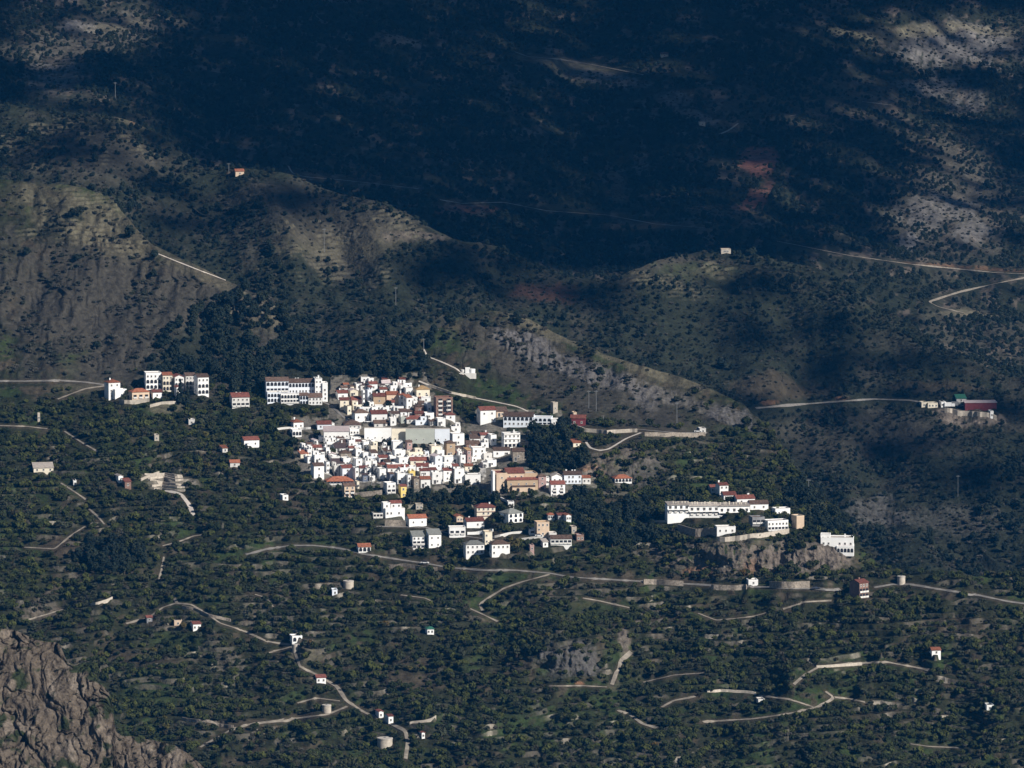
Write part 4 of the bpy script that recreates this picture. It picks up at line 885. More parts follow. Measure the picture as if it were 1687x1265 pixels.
L(1400,1431,962,988,G_,'r_red','brick',40,'tall reddish brown house on stilts below the road at the right',cols=3,rows=3,wk=['win','opening','opening'],d=9,chim=1)
# supermarket cluster at the right edge
L(1588,1642,666,677,MO,'r_pink','redwall',4,'long dark red warehouse with a pale roof at the right edge',name='warehouse',cat='warehouse',cols=0,rows=0,d=8,found=1.0,rise=.5)
L(1574,1592,659,664,MO,'green','offwhite',6,'green roofed lean-to left of the dark red warehouse',name='shed',cat='shed',side=False,rows=1)
L(1548,1558,663,671,F_,'r_flat','white',8,'white cube house left of the parked lorries',cols=2,rows=1,side=False)
L(1515,1527,664,671,F_,'r_flat','cream',10,'cream coloured end house of the roadside cluster, furthest left',cols=1,rows=1,side=False)
L(1526,1545,665,672,F_,'r_flat','cream',8,'low cream building between the end house and the white cube house',cols=3,rows=1,side=False)
L(1629,1637,683,694,F_,'r_flat','white',8,'small bright white hut on the rubble bank under the red warehouse',name='hut',cat='hut',side=False)
# scattered farmhouses of the lower slope
L(312,331,1026,1037,G_,'r_red','white',16,'white cottage with crimson roof on the terraces at the lower left',cols=2,rows=1)
L(238,251,1023,1030,G_,'r_red','grey',10,'low grey store with red roof left of the crimson roofed cottage',name='store',cat='shed',side=False)
L(284,300,1026,1032,F_,'r_flat','peach',8,'low peach coloured wall house between the two red roofs at the lower left',name='store',cat='shed',side=False)
L(476,498,1047,1057,F_,'r_flat','white',14,'square white house with roof posts above the stone tank on the track',cols=2,rows=1,wk='arch')
L(517,537,1119,1128,G_,'r_red','white',12,'white cottage with dark red roof beside the winding pale track',cols=2,rows=1)
L(545,556,978,984,F_,'r_flat','bluewhite',6,'pale flat shed left below the bright round tank under the main road',name='shed',cat='shed',side=False)
L(618,632,1173,1184,R_,'r_red','white',16,'upper of the two joined red and white houses beside the winding track',cols=1,rows=1)
L(633,648,1180,1193,G_,'r_red','white',18,'lower of the two joined red and white houses beside the winding track',cols=1,rows=1)
L(690,700,1208,1218,R_,'r_red','white',20,'tiny white hut with red roof right of the end of the winding track',name='hut',cat='hut',side=False,rows=1,cols=1)
L(700,715,1040,1049,H_,'green','white',10,'small white cottage with green roof alone in the middle of the lower orchard',cols=2,rows=1)
L(1532,1550,1078,1083,G_,'r_orange','white',8,'tiny farm store with orange roof in the lower right orchard',name='store',cat='shed',side=False,rows=1)
L(1624,1637,1166,1170,F_,'r_flat','white',4,'flat white tin shed near the lower right corner',name='shed',cat='shed',side=False,rows=1)
L(1246,1260,1153,1159,F_,'r_flat','offwhite',8,'little pale cabin on a terrace in the lower right orchard',name='cabin',cat='hut',side=False)
L(118,126,797,801,F_,'r_flat','white',8,'little white pump house near the top of the short track at the left',name='pump_house',cat='hut',side=False)
L(52,88,777,783,MO,'r_flat','cream',10,'long cream greenhouse shed near the left edge',name='greenhouse',cat='greenhouse',side=False,rows=1)
# water tanks
def tank(cx, ybase, wpx, hpx, label, mat='palestone'):
    X,Y,Z = gp(cx, ybase, 1); m = Y/FPX; r = wpx*m/2; h = hpx*m; T = empty('water_tank', (X,Y+r*.6,Z))
    b = MB(); b.cyl(0,0,r*1.03,r,-3,h,24,0,False); b.build('wall', M[mat], T, True)
    c = MB(); c.cyl(0,0,r*1.05,r*1.05,h+.002,h+.3,24,0,True); c.cyl(0,0,r*1.05,r*1.03,h-.25,h+.002,24,0,False); c.build('rim', M['concrete'], T)
    MB().box(-.4,.4,-.4,.4,h+.3,h+.7,0).build('hatch', M['metal'], T)
    tag(T, label, 'water tank', 'round water tanks on the slope'); FOOT.append((cx-wpx/2,cx+wpx/2,ybase-hpx,ybase,X,Y+r*.6,r+1.5))
tank(574,974,17,12,'bright round water tank in the orchard under the main road')
tank(487,1074,12,12,'narrow stone water tank directly below the square white house')
tank(538,1174,15,12,'round stone water tank beside the lower left track')
tank(634,1231,25,15,'largest round water tank, at the bottom edge of the picture')
tank(1485,963,13,13,'round water tank standing right of the road on the right')
# lookout
def lookout():
    X,Y,Z = gp(770,619,1); m = Y/FPX; T = empty('lookout', (X,Y,Z))
    b = MB(); b.box(-1.2,1.4,0,4,-2,12*m); b.build('tower_wall', M['white'], T)
    b = MB(); b.cyl(2.6,1.2,1.6,1.9,-2,10*m,14); b.build('turret', M['white'], T); b = MB(); b.cyl(-2.6,1.4,1.2,1.2,-2,9*m,14); b.build('turret', M['offwhite'], T)
    b = MB(); b.box(-5,5,-1.2,-.8,-2,1.2,0); b.build('terrace_wall', M['offwhite'], T)
    tag(T,'white castle like lookout with round turrets on the ridge above the village','lookout'); FOOT.append((758,784,604,620,X,Y,6))
lookout()
# walls
def wall(label, pts, hm, mat, name='retaining_wall', cat='wall', thick=.5, layer=1, over=0.0, group=None):
    P = []
    for (x0,y0),(x1,y1) in zip(pts[:-1], pts[1:]):
        n = max(1, int(math.hypot(x1-x0,y1-y0)/4))
        for i in range(n): P.append((x0+(x1-x0)*i/n, y0+(y1-y0)*i/n))
    P.append(pts[-1]); W = np.array([gp(a,b,layer) for a,b in P]); z = W[:,2].copy()
    for _ in range(4):
        q = z.copy(); q[1:-1] = (z[:-2]+2*z[1:-1]+z[2:])/4; z = q
    T = np.gradient(W[:,:2], axis=0); T /= np.linalg.norm(T,axis=1)[:,None]; N = np.stack([-T[:,1],T[:,0]],-1)
    vs = []; fs = []; o = W[0]
    for i in range(len(W)):
        for s,zz in ((-1,-2.5),(-1,hm),(1,hm),(1,-2.5)):
            vs.append((W[i,0]+N[i,0]*thick/2*s-o[0], W[i,1]+N[i,1]*thick/2*s-o[1], z[i]+zz-o[2]))
    for i in range(len(W)-1):
        for k in range(3): fs.append((i*4+k, i*4+k+1, (i+1)*4+k+1, (i+1)*4+k))
    e = (len(W)-1)*4; fs += [(0,1,2,3),(e+3,e+2,e+1,e)]
    ob = mesh_obj(name, vs, fs, M[mat]); ob.location = o; tag(ob, label, cat, group)
    bm = bmesh.new(); bm.from_mesh(ob.data); bmesh.ops.recalc_face_normals(bm, faces=bm.faces); bm.to_mesh(ob.data); bm.free()
    for p in P[::2]:
        g = gp(p[0],p[1],layer); FOOT.append((p[0]-2,p[0]+2,p[1]-hm*3,p[1],g[0],g[1]-1.2,3.0))
def big(x0,x1,yt,yb,mat,label,yaw=3):
    X,Y,Z,mpp,w,d = silhouette(x0,x1,yb,yaw,1.2,1); T = empty('terrace_wall',(X,Y,Z),math.radians(yaw)); h = (yb-yt)*mpp
    MB().box(-w/2,w/2,0,1.2,-4,h).build('wall', M[mat], T); MB().box(-w/2-.1,w/2+.1,-.12,1.3,h+.002,h+.25,0,True).build('coping', M['concrete'], T)
    for k in range(int(w/4)): put_window(T,'win',.5,.6,-w/2+2+k*4,0,h*.25,name='weep_hole')
    tag(T,label,'wall','tall rendered walls above the old village'); FOOT.append((x0,x1,yt,yb,X,Y,w*.5))
big(600,645,704,727,'white','tall bright white terrace wall, leftmost of the big walls above the old village')
big(645,669,705,729,'cream','tall pale yellow terrace wall between the white and the grey green ones')
big(668,716,706,731,'greygreen','widest of the big terrace walls, plain grey green')
big(716,741,706,731,'bluewhite','bluish white terrace wall, rightmost of the big walls above the old village')
wall('pale stone retaining wall under the peach bungalow',[(197,664),(222,666),(246,663)],2.2,'palestone')
wall('curved white stone wall on the bank below the townhouses',[(247,672),(265,668),(292,667)],1.6,'palestone')
wall('white garden wall running right from the orange roofed cottage',[(455,712),(476,709),(512,707)],1.2,'offwhite')
wall('grey retaining wall along the road beside the dark red shed',[(922,703),(945,706),(962,713),(1000,716),(1050,713)],2.0,'palestone')
wall('brown retaining wall holding up the road round the rocky spur',[(1062,722),(1100,724),(1140,722),(1162,719)],2.2,'stone')
wall('pale parapet wall following the mountain path above the village',[(708,636),(740,647),(784,657)],1.2,'palestone')
wall('long stone wall below the road, left of the hotel cliff',[(1060,962),(1095,963),(1126,965)],2.6,'stone')
wall('stone wall under the road left of the white roadside cabin',[(1172,970),(1200,972),(1230,970)],2.6,'stone')
wall('brown stone wall right of the white roadside cabin',[(1268,968),(1300,969),(1334,968)],3.4,'stone')
wall('old stone terrace wall holding the hotel garden',[(1117,880),(1150,883),(1180,882)],4.0,'stone')
wall('long grey retaining wall below the annexe of the hotel',[(1182,891),(1215,890),(1260,884),(1300,876)],2.4,'palestone')
wall('pale wall left of the hotel by the dark trees',[(1060,868),(1090,866),(1118,862)],1.2,'palestone')
wall('reddish stone terrace wall below the broad white villa',[(634,866),(650,866),(668,867)],3.4,'stone')
wall('stone wall of the sports ground under the village',[(584,824),(604,822),(630,818)],2.6,'stone')
wall('white sloping wall below the church',[(803,818),(818,820),(836,828)],1.3,'white')
wall('white balustrade wall right of the low white house',[(770,880),(790,879),(812,878)],1.4,'white')
wall('pale wall running right from the cream tower house',[(811,886),(828,885),(860,881)],1.2,'offwhite')
wall('white wall along the lane beneath the peach coloured house',[(858,890),(880,890),(900,889)],1.1,'offwhite')
wall('stone wall above the main road with boulders',[(640,934),(680,938),(720,943)],1.8,'stone')
wall('lowest stone wall by the track at the left',[(300,1002),(320,1005),(344,1016),(380,1022)],1.5,'stone')
wall('reddish terrace wall near the lower left track',[(300,1190),(345,1196),(385,1200)],1.6,'stone')
wall('white wall at the foot of the winding track',[(675,1196),(700,1193),(718,1190)],1.2,'palestone')
wall('pale terrace wall in the orchard right of centre at the bottom',[(1165,1142),(1200,1140),(1245,1143)],1.3,'palestone')
wall('long pale terrace wall above the lower right track',[(1345,1099),(1380,1097),(1420,1095)],1.2,'palestone')
wall('rubble bank wall below the red warehouse',[(1556,680),(1590,687),(1642,694)],3.0,'palestone',layer=2)
wall('short pale wall in the middle of the western orchard',[(150,1000),(170,996),(185,994)],1.3,'palestone')
wall('stepped stone wall at the upper side of the terraced field',[(232,796),(245,788),(262,780)],1.5,'palestone')
for k in range(6):
    wall('%s stone terrace wall of the small stepped field left of the village' % ['topmost','second highest','third highest','fourth highest','fifth highest','lowest'][k],[(238+k*3,783+k*5),(268,782+k*5),(300+k,785+k*5)],1.0,'palestone',group='terrace walls of the stepped field')
# poles and masts
def pole(px, yb, hpx, label, mast=False):
    l = which(px, yb); X,Y,Z = gp(px,yb,l); m = Y/FPX; h = hpx*m; T = empty('utility_pole',(X,Y,Z))
    b = MB(); b.cyl(0,0,.22,.13,-1,h,8); b.build('shaft', M['metal'], T)
    MB().box(-1.1,1.1,-.08,.08,h*.93,h*.96,0,True).build('crossarm', M['metal'], T); tag(T,label,'pole','poles on the slopes')
pole(982,676,35,'pole on the slope right of the pale stone tower'); pole(970,672,30,'second pole just left of the one right of the stone tower')
pole(994,700,14,'short lamp pole with a white head by the mountain road')
pole(698,578,20,'mast at the top end of the path to the lookout'); pole(612,808,26,'white flagpole at the edge of the sports ground')
pole(1332,826,34,'pole on the scrub slope right of the hotel'); pole(377,286,22,'pole left of the lonely orange farmhouse'); pole(1115,700,38,'pole on the rocky spur above the road')
pole(534,420,40,'tall pole on the lit hillside above the village'); pole(190,166,30,'pole high on the upper left mountainside'); pole(652,500,34,'tall pole in the dark ravine above the village')
pole(1578,820,36,'pole on the dark scrub slope at the right')
# vehicles
def car(px, py, yaw, mat, label, lorry=False, layer=None):
    X,Y,Z = gp(px,py,layer); T = empty('parked_lorry' if lorry else 'parked_car',(X,Y,Z+.35),math.radians(yaw))
    l,w = (6.5,2.3) if lorry else (4.2,1.75)
    if lorry:
        MB().box(-l/2,l*.18,-w/2,w/2,.6,3.0,0,True).build('cargo_box', M[mat], T); MB().box(l*.2,l/2,-w/2,w/2,.5,2.3,0,True).build('cab', M[mat], T); MB().box(l/2+.002,l/2+.03,-w*.4,w*.4,1.4,2.1,0,True).build('windscreen', M['glass'], T)
    else:
        b = MB(); b.poly([(-l/2,-w/2,.3),(l/2,-w/2,.3),(l/2,w/2,.3),(-l/2,w/2,.3),(-l/2,-w/2,.85),(l/2,-w/2,.75),(l/2,w/2,.75),(-l/2,w/2,.85)],[(4,5,6,7),(0,1,5,4),(1,2,6,5),(2,3,7,6),(3,0,4,7),(3,2,1,0)]); b.build('body', M[mat], T)
        b = MB(); b.poly([(-l*.42,-w/2+.05,.84),(l*.25,-w/2+.05,.8),(l*.25,w/2-.05,.8),(-l*.42,w/2-.05,.84),(-l*.3,-w/2+.2,1.4),(l*.08,-w/2+.2,1.42),(l*.08,w/2-.2,1.42),(-l*.3,w/2-.2,1.4)],[(4,5,6,7),(0,1,5,4),(1,2,6,5),(2,3,7,6),(3,0,4,7)]); b.build('cabin', M['glass'], T)
    for sx in (-.3,.3):
        for sy in (-1,1):
            b = MB(); b.cyl(0,0,.33,.33,-.1,.1,10); o = b.build('wheel', M['tyre'], T); o.rotation_euler = (math.pi/2,0,0); o.location = (l*sx, sy*(w/2), .33)
            MB().cyl(0,0,.33,.33,-.1,-.1,10)
    tag(T,label,'lorry' if lorry else 'car','vehicles parked by the roads')
car(1564,671,10,'carw','white lorry parked beside the white cube house',True,2); car(1575,671,10,'metal','silver lorry parked left of the dark red warehouse',True,2)
car(1582,672,5,'card','dark car squeezed between the silver lorry and the warehouse',False,2)
car(575,695,-40,'carw','white car on the road into the village'); car(606,697,10,'carw','white car near the broad brown roofed hall')
car(700,929,-8,'carw','white car driving on the main road below the two tall white houses'); car(1345,971,4,'card','dark car on the road left of the dark red house')
car(888,889,5,'carw','white car in the lane under the peach coloured house'); car(1150,713,0,'carw','white car at the bend by the pale kiosk')

# ------------------------------------------------------------------ labels of the village houses
ORD = ['first','second','third','fourth','fifth','sixth','seventh','eighth','ninth','tenth','eleventh','twelfth','thirteenth','fourteenth','fifteenth','sixteenth','seventeenth','eighteenth','nineteenth','twentieth']
def auto_labels():
    zn = {}
    for b in BUILD:
        if b['label']: tag(b['o'], b['label'], b['cat']); continue
        zn.setdefault(b['zone'], []).append(b)
    for z, L_ in zn.items():
        L_.sort(key=lambda b: b['y']); ys = [b['y'] for b in L_]
        nrow = max(1, round((ys[-1]-ys[0])/9)); rows = {}
        for b in L_: rows.setdefault(min(nrow-1, int((b['y']-ys[0])/(ys[-1]-ys[0]+1e-6)*nrow)), []).append(b)
        for ri, (k, R) in enumerate(sorted(rows.items())):
            R.sort(key=lambda b: b['x'])
            for i, b in enumerate(R):
                rf = {'flat':'flat roofed','gable':'%s tiled','hip':'%s hipped roofed','front':'%s gable fronted','mono':'lean-to %s roofed'}[b['roof']]
                if '%s' in rf: rf = rf % RN[b['rc']]
                lab = '%s %s house, %s from left in %s row of %s' % (CN[b['wc']], rf, ORD[i] if i < 20 else 'last', ORD[ri], z)
                lab = lab.replace(' fronted house', ' house') if len(lab.split()) > 16 else lab
                tag(b['o'], lab, 'house', 'houses of the %s' % z)
auto_labels()
# ------------------------------------------------------------------ trees and scrub
def crown_mesh(name, R, H, blobs, seed, z0=0.6, br=.34, cone=False):
    r = np.random.default_rng(seed); V = []; F = []
    octv = np.array([(1,0,0),(-1,0,0),(0,1,0),(0,-1,0),(0,0,1),(0,0,-1)], float); octf = [(0,2,4),(2,1,4),(1,3,4),(3,0,4),(2,0,5),(1,2,5),(3,1,5),(0,3,5)]
    for i in range(blobs):
        u = r.normal(size=3); u /= np.linalg.norm(u); rad = r.uniform(.25,1)**.5
        if cone:
            t = r.random(); p = np.array([u[0]*R*(1-t)*rad, u[1]*R*(1-t)*rad, z0+H*t]); s = R*br*(1.1-.7*t)
        else:
            p = np.array([u[0]*R*.8*rad, u[1]*R*.8*rad, z0+H*.5+u[2]*H*.42*rad]); s = R*br*r.uniform(.6,1.25)
        A = np.linalg.qr(r.normal(size=(3,3)))[0]; v = (octv*(1+.35*r.normal(size=(6,1)))*[1,1,.75])@A*s+p
        n = len(V)*6
        V.append(v); F += [tuple(n+k for k in f) for f in octf]
    me = bpy.data.meshes.new(name); me.from_pydata([tuple(a) for a in np.concatenate(V)], [], F); me.update(); return me
def trunk_mesh(name, h, r):
    m = MB(); m.cyl(0,0,r,r*.55,-.8,h,7)
    for k in range(3):
        a = k*2.1+.4; p = len(m.v); dx, dy = math.cos(a), math.sin(a)
        m.v += [(dx*r*.5-dy*r*.3,dy*r*.5+dx*r*.3,h*.5),(dx*r*.5+dy*r*.3,dy*r*.5-dx*r*.3,h*.5),(dx*r*.3,dy*r*.3,h*.62),(dx*r*6,dy*r*6,h*1.25)]
        m.f += [(p,p+1,p+3),(p+1,p+2,p+3),(p+2,p,p+3)]; m.m += [0,0,0]
    me = bpy.data.meshes.new(name); me.from_pydata(m.v, [], m.f); me.materials.append(M['bark']); me.update(); return me
KIND = {
 'orchard_tree':(crown_mesh('orchard_crown',2.5,3.2,46,1), trunk_mesh('orchard_trunk',1.6,.2), 'leaf'),
 'olive_tree':(crown_mesh('olive_crown',2.2,2.6,36,6,.8,.3), trunk_mesh('olive_trunk',1.3,.28), 'olive'),
 'yellow_tree':(crown_mesh('yellow_crown',2.6,3.8,40,2,.8), trunk_mesh('yellow_trunk',1.9,.18), 'yleaf'),
 'pine_tree':(crown_mesh('pine_crown',2.9,6.0,60,3,1.2,.30), trunk_mesh('pine_trunk',3.0,.25), 'pine'),
 'conifer':(crown_mesh('conifer_crown',2.6,9.5,90,4,.6,.36,True), trunk_mesh('conifer_trunk',4.0,.3), 'pine'),
}
for k,(c,t,m) in KIND.items(): c.materials.append(M[m])
scrub_me = crown_mesh('scrub_bush',1.15,1.35,16,5,-.25,.5); scrub_me.materials.append(M['scrubm'])
fpx = np.array([[f[4],f[5],f[6]] for f in FOOT]); fsc = np.array([[f[0],f[1],f[2],f[3]] for f in FOOT])
def scatter(layer, x0, x1, y0, y1, n, cell, dens, seed, front=7):
    r = np.random.default_rng(seed)
    px = r.uniform(x0,x1,n); py = r.uniform(y0,y1,n)
    b, c = layer_px(layer, px); k = (py < b-2)&(py > c+1); px, py = px[k], py[k]
    X,Y,Z = gpt(layer, px, py)
    key = np.floor(X/cell).astype(np.int64)*100000+np.floor((Y+.3*X)/cell).astype(np.int64)
    _, ui = np.unique(key, return_index=True); px,py,X,Y,Z = px[ui],py[ui],X[ui],Y[ui],Z[ui]
    k = r.random(len(px)) < dens(px,py,X,Y,Z); px,py,X,Y,Z = px[k],py[k],X[k],Y[k],Z[k]
    # keep clear of buildings, walls and roads
    ok = np.ones(len(px), bool)
    for i in range(0, len(fpx)):
        ok &= (X-fpx[i,0])**2+(Y-fpx[i,1]+1.0)**2 > fpx[i,2]**2
        ok &= ~((px > fsc[i,0]-1)&(px < fsc[i,1]+1)&(py > fsc[i,3]-2)&(py < fsc[i,3]+front))
    for nm,ly,w,pts in ROADS:
        if ly == layer: ok &= polyline_dist(px, py, pts, 30) > w/2+3.0
        if ly == layer: ok &= polyline_dist(px, py-6, pts, 30) > w/2+3.0
    return px[ok],py[ok],X[ok],Y[ok],Z[ok]
def shield(layer, px, py):
    m = np.zeros(px.shape)
    for k,cx,cy,rx,ry,s,rot in PATCH[layer]:
        if k in ('earth','dry','rock','rockb','orange','grass','stone','red'):
            a = math.radians(rot); ca, sa = math.cos(a), math.sin(a)
            ux = (px-cx)*ca+(py-cy)*sa; uy = -(px-cx)*sa+(py-cy)*ca
            m = np.maximum(m, s*(1-sstep(.6,1.2,np.hypot(ux/rx, uy/ry)+.5*fbm(px/14.,py/9.,31,2))))
    return m
SPUR = [(-100,280),(300,420),(480,500),(500,560),(340,640),(250,615),(-100,625),(-100,280)]
RIDGE = [(700,640),(730,530),(860,510),(1000,580),(1180,630),(1270,700),(1180,712),(1050,700),(930,690),(860,672),(700,640)]
RAV = [(240,640),(250,580),(330,500),(400,480),(480,520),(560,590),(700,560),(760,520),(740,600),(700,628),(550,625),(380,660),(240,640)]
def d_orch(px,py,X,Y,Z):
    low = sstep(625,680,py+20*fbm(px/60.,py/60.,23,2)); d = 1.05*low
    d = d*(.55+.6*sstep(-.45,.15,fbm(px/34.,py/20.,24,3)))
    d = d*(1-.8*shield(1,px,py)); d = np.where(inpoly(px,py,VILL), d*.10, d)
    d = np.where(inpoly(px,py,RIDGE), .02, d); d = np.where(inpoly(px,py,SPUR), .02, d)
    L = LAY[1]; b, c = layer_px(1, px); u = np.clip(((px-L['px0'])/(L['px1']-L['px0'])*(L['nc']-1)).round().astype(int),0,L['nc']-1); v = np.clip(((py-b)/(c-b)*(L['nf']-1)).round().astype(int),0,L['nf']-1)
    f = LAY['F'][v,u]; d = d*np.where((f < .30), .4, 1.1)
    return np.clip(d, 0, 1)
px,py,X,Y,Z = scatter(1,-260,1960,610,1340,200000,3.35,d_orch,1)
scl = rng.uniform(.38,1.0,len(px))*(1+.12*fbm(X/40,Y/40,29,2)); scl = np.where(rng.random(len(px)) < .05, scl*1.35, scl)
PROT = {}
MARKS = [(574,968,'bright round water tank'),(487,1062,'square white house on the track'),(527,1123,'red roofed cottage on the track'),(538,1168,'lower left water tank'),(634,1222,'largest water tank'),(632,1183,'joined red and white houses'),
 (707,1044,'green roofed cottage'),(320,1032,'crimson roofed cottage'),(290,990,'lower left track junction'),(830,970,'track loop under the road'),(940,1090,'small grey cliff'),(1030,1080,'steep dirt bank'),(1050,1188,'short track at the bottom'),
 (1250,1156,'little pale cabin'),(1365,1155,'lower right track bend'),(1400,1092,'long lower right track'),(1541,1080,'orange roofed farm store'),(1630,1168,'white tin shed'),(1416,975,'tall dark red house'),(1485,957,'tank by the right hand road'),
 (1240,960,'white roadside cabin'),(1145,950,'orange rock face'),(780,910,'paired grey roofed houses'),(700,890,'two tall white houses'),(600,905,'orange roofed inn'),(468,826,'low white shed'),(411,731,'isolated farmhouse'),(300,830,'short concrete track'),
 (196,792,'ruined farmhouse'),(110,960,'bare earth slope at the left'),(170,925,'dark grove at the left'),(430,1195,'long lower left track'),(210,1130,'near rocky spur'),(1640,1060,'lower right picture edge'),(1180,1010,'mid right orchard footpath'),(850,1180,'bottom middle of the picture'),(450,930,'left end of the main road'),(1130,1090,'terraces right of the dirt bank'),(680,1120,'bare patch below the green roofed cottage')]
def where_is(x,y,z):
    a,b = project(x,y,z); q = min(MARKS, key=lambda m: (m[0]-a)**2+(m[1]-b)**2); dx,dy = a-q[0], b-q[1]; r = math.hypot(dx,dy)
    side = ('right of' if dx > 0 else 'left of') if abs(dx) > 1.2*abs(dy) else ('below' if dy > 0 else 'above')
    return ('close ' if r < 40 else ('well ' if r > 90 else ''))+side+' the '+q[2]
def tree(kind, x, y, z, s, rot, label, cat, group):
    c, t, _ = KIND[kind]
    T = bpy.data.objects.new(kind, None); T.location = (x,y,z); T.rotation_euler = (0,0,rot); T.scale = (s,s,s*random.uniform(.85,1.15)); COL.objects.link(T)
    a = bpy.data.objects.new('crown', c); a.parent = T; COL.objects.link(a); b = bpy.data.objects.new('trunk', t); b.parent = T; COL.objects.link(b)
    tag(T, label, cat, group); PROT.setdefault(kind, a); return T
def instancer(name, label, cat, X, Y, Z, S, proto, seed, flat=1.0):
    r = np.random.default_rng(seed)
    me = bpy.data.meshes.new(name); n = len(X); me.vertices.add(n)
    me.vertices.foreach_set('co', np.stack([X,Y,Z],-1).astype(np.float32).ravel())
    a = me.attributes.new('size','FLOAT_VECTOR','POINT'); sv = np.stack([S*r.uniform(.85,1.2,n), S*r.uniform(.85,1.2,n), S*flat*r.uniform(.75,1.2,n)],-1)
    a.data.foreach_set('vector', sv.astype(np.float32).ravel())
    a = me.attributes.new('turn','FLOAT_VECTOR','POINT'); tv = np.stack([r.normal(0,.08,n), r.normal(0,.08,n), r.uniform(0,6.28,n)],-1)
    a.data.foreach_set('vector', tv.astype(np.float32).ravel())
    o = bpy.data.objects.new(name, me); COL.objects.link(o); tag(o, label, cat, None, 'stuff')
    ng = bpy.data.node_groups.new(name+'_nodes','GeometryNodeTree')
    ng.interface.new_socket('Geometry', in_out='INPUT', socket_type='NodeSocketGeometry'); ng.interface.new_socket('Geometry', in_out='OUTPUT', socket_type='NodeSocketGeometry')
    N = ng.nodes; gi = N.new('NodeGroupInput'); go = N.new('NodeGroupOutput'); ip = N.new('GeometryNodeInstanceOnPoints'); mp = N.new('GeometryNodeMeshToPoints'); oi = N.new('GeometryNodeObjectInfo')
    oi.inputs['Object'].default_value = proto; oi.inputs['As Instance'].default_value = True; oi.transform_space = 'ORIGINAL'
    na = N.new('GeometryNodeInputNamedAttribute'); na.data_type = 'FLOAT_VECTOR'; na.inputs['Name'].default_value = 'size'
    nb = N.new('GeometryNodeInputNamedAttribute'); nb.data_type = 'FLOAT_VECTOR'; nb.inputs['Name'].default_value = 'turn'
    e2r = N.new('FunctionNodeEulerToRotation')
    K = ng.links.new; K(gi.outputs[0], mp.inputs[0]); K(mp.outputs[0], ip.inputs['Points']); K(oi.outputs['Geometry'], ip.inputs['Instance'])
    K(na.outputs[0], ip.inputs['Scale']); K(nb.outputs[0], e2r.inputs[0]); K(e2r.outputs[0], ip.inputs['Rotation']); K(ip.outputs[0], go.inputs[0])
    md = o.modifiers.new('scatter','NODES'); md.node_group = ng
    return o
# yellowing trees near the terraces are single trees
ymask = (fbm(px/30.,py/20.,37,2) > .42)&(rng.random(len(px)) < .5)
yi = np.where(ymask&(px > 10)&(px < 1677)&(py < 1262))[0]; yi = rng.permutation(yi)[:110]
for i in yi: tree('yellow_tree', X[i],Y[i],Z[i], scl[i]*.9, rng.uniform(0,6.28), 'yellowish broadleaf tree '+where_is(X[i],Y[i],Z[i]), 'tree', 'yellowing trees scattered through the orchards')
rest = np.ones(len(px), bool); rest[yi] = False
size = scl*FPX/Y; inside = (px > 10)&(px < 1677)&(py < 1262); order = np.argsort(-np.where(inside&rest, size, 0))[:300]
olv = (fbm(px/26.,py/18.,39,3) > .12)&(rng.random(len(px)) < .7)|(rng.random(len(px)) < .08)
for i in order:
    if olv[i]: tree('olive_tree', X[i],Y[i],Z[i], scl[i], rng.uniform(0,6.28), 'grey green olive tree '+where_is(X[i],Y[i],Z[i]), 'olive tree', 'olive trees on the terraces')
    else: tree('orchard_tree', X[i],Y[i],Z[i], scl[i], rng.uniform(0,6.28), 'large dark orchard tree '+where_is(X[i],Y[i],Z[i]), 'tree', 'larger orchard trees on the terraces')
rest[order] = False
instancer('orchard','dark green orchard trees covering the terraces below the village','orchard',X[rest&~olv],Y[rest&~olv],Z[rest&~olv],scl[rest&~olv],PROT['orchard_tree'],3)
instancer('olive_grove','grey green olive trees mixed into the terraced orchards','olive grove',X[rest&olv],Y[rest&olv],Z[rest&olv],scl[rest&olv],PROT['olive_tree'],31)
print('orchard', rest.sum(), 'yellow', len(yi))
MK2 = [(297,640,'townhouse terrace'),(487,645,'apartment block'),(610,640,'upper quarter'),(770,612,'lookout'),(895,735,'wood beside the church'),(1000,870,'woods between hamlet and hotel'),(760,815,'grove under the old village'),(1380,860,'hotel hill'),(180,925,'dark grove at the left'),(120,362,'dry left spur'),(400,560,'ravine'),(940,600,'rocky ridge'),(230,500,'left spur')]
def where_is2(x,y,z):
    global MARKS
    k = MARKS; MARKS = MK2; r = where_is(x,y,z); MARKS = k; return r
# pines in the ravine behind and beside the village
WOOD = [(870,705),(930,705),(960,735),(980,770),(900,785),(868,765),(870,705)]
def d_pine(px,py,X,Y,Z):
    d = np.where(inpoly(px,py,RAV), .95, 0)*(sstep(-.5,.0,fbm(px/40.,py/26.,25,3))*.8+.2)
    d = np.maximum(d, np.where(inpoly(px,py,WOOD), .95, 0)); d = np.maximum(d, .9*(1-sstep(.7,1.1,np.hypot((px-120)/16,(py-362)/10))))
    d = np.maximum(d, .85*(1-sstep(.8,1.2,np.hypot((px-180)/60,(py-925)/22)+.4*fbm(px/20.,py/14.,44,2))))
    d = np.maximum(d, .85*(1-sstep(.8,1.2,np.hypot((px-1000)/90,(py-870)/40)+.4*fbm(px/20.,py/14.,45,2))))
    d = np.maximum(d, .8*(1-sstep(.8,1.2,np.hypot((px-750)/100,(py-828)/13)+.4*fbm(px/20.,py/14.,46,2))))
    d = np.maximum(d, .8*sstep(1270,1330,px)*(1-sstep(1440,1500,px))*sstep(780,830,py)*(1-sstep(870,890,py)))
    d = np.where(inpoly(px,py,SPUR), np.maximum(d, .012), d); d = np.where(inpoly(px,py,RIDGE), np.maximum(d*.1, .01), d)
    return d
p2,q2,X2,Y2,Z2 = scatter(1,-50,1740,300,960,40000,4.6,d_pine,11,15)
s2 = rng.uniform(.6,1.15,len(p2))
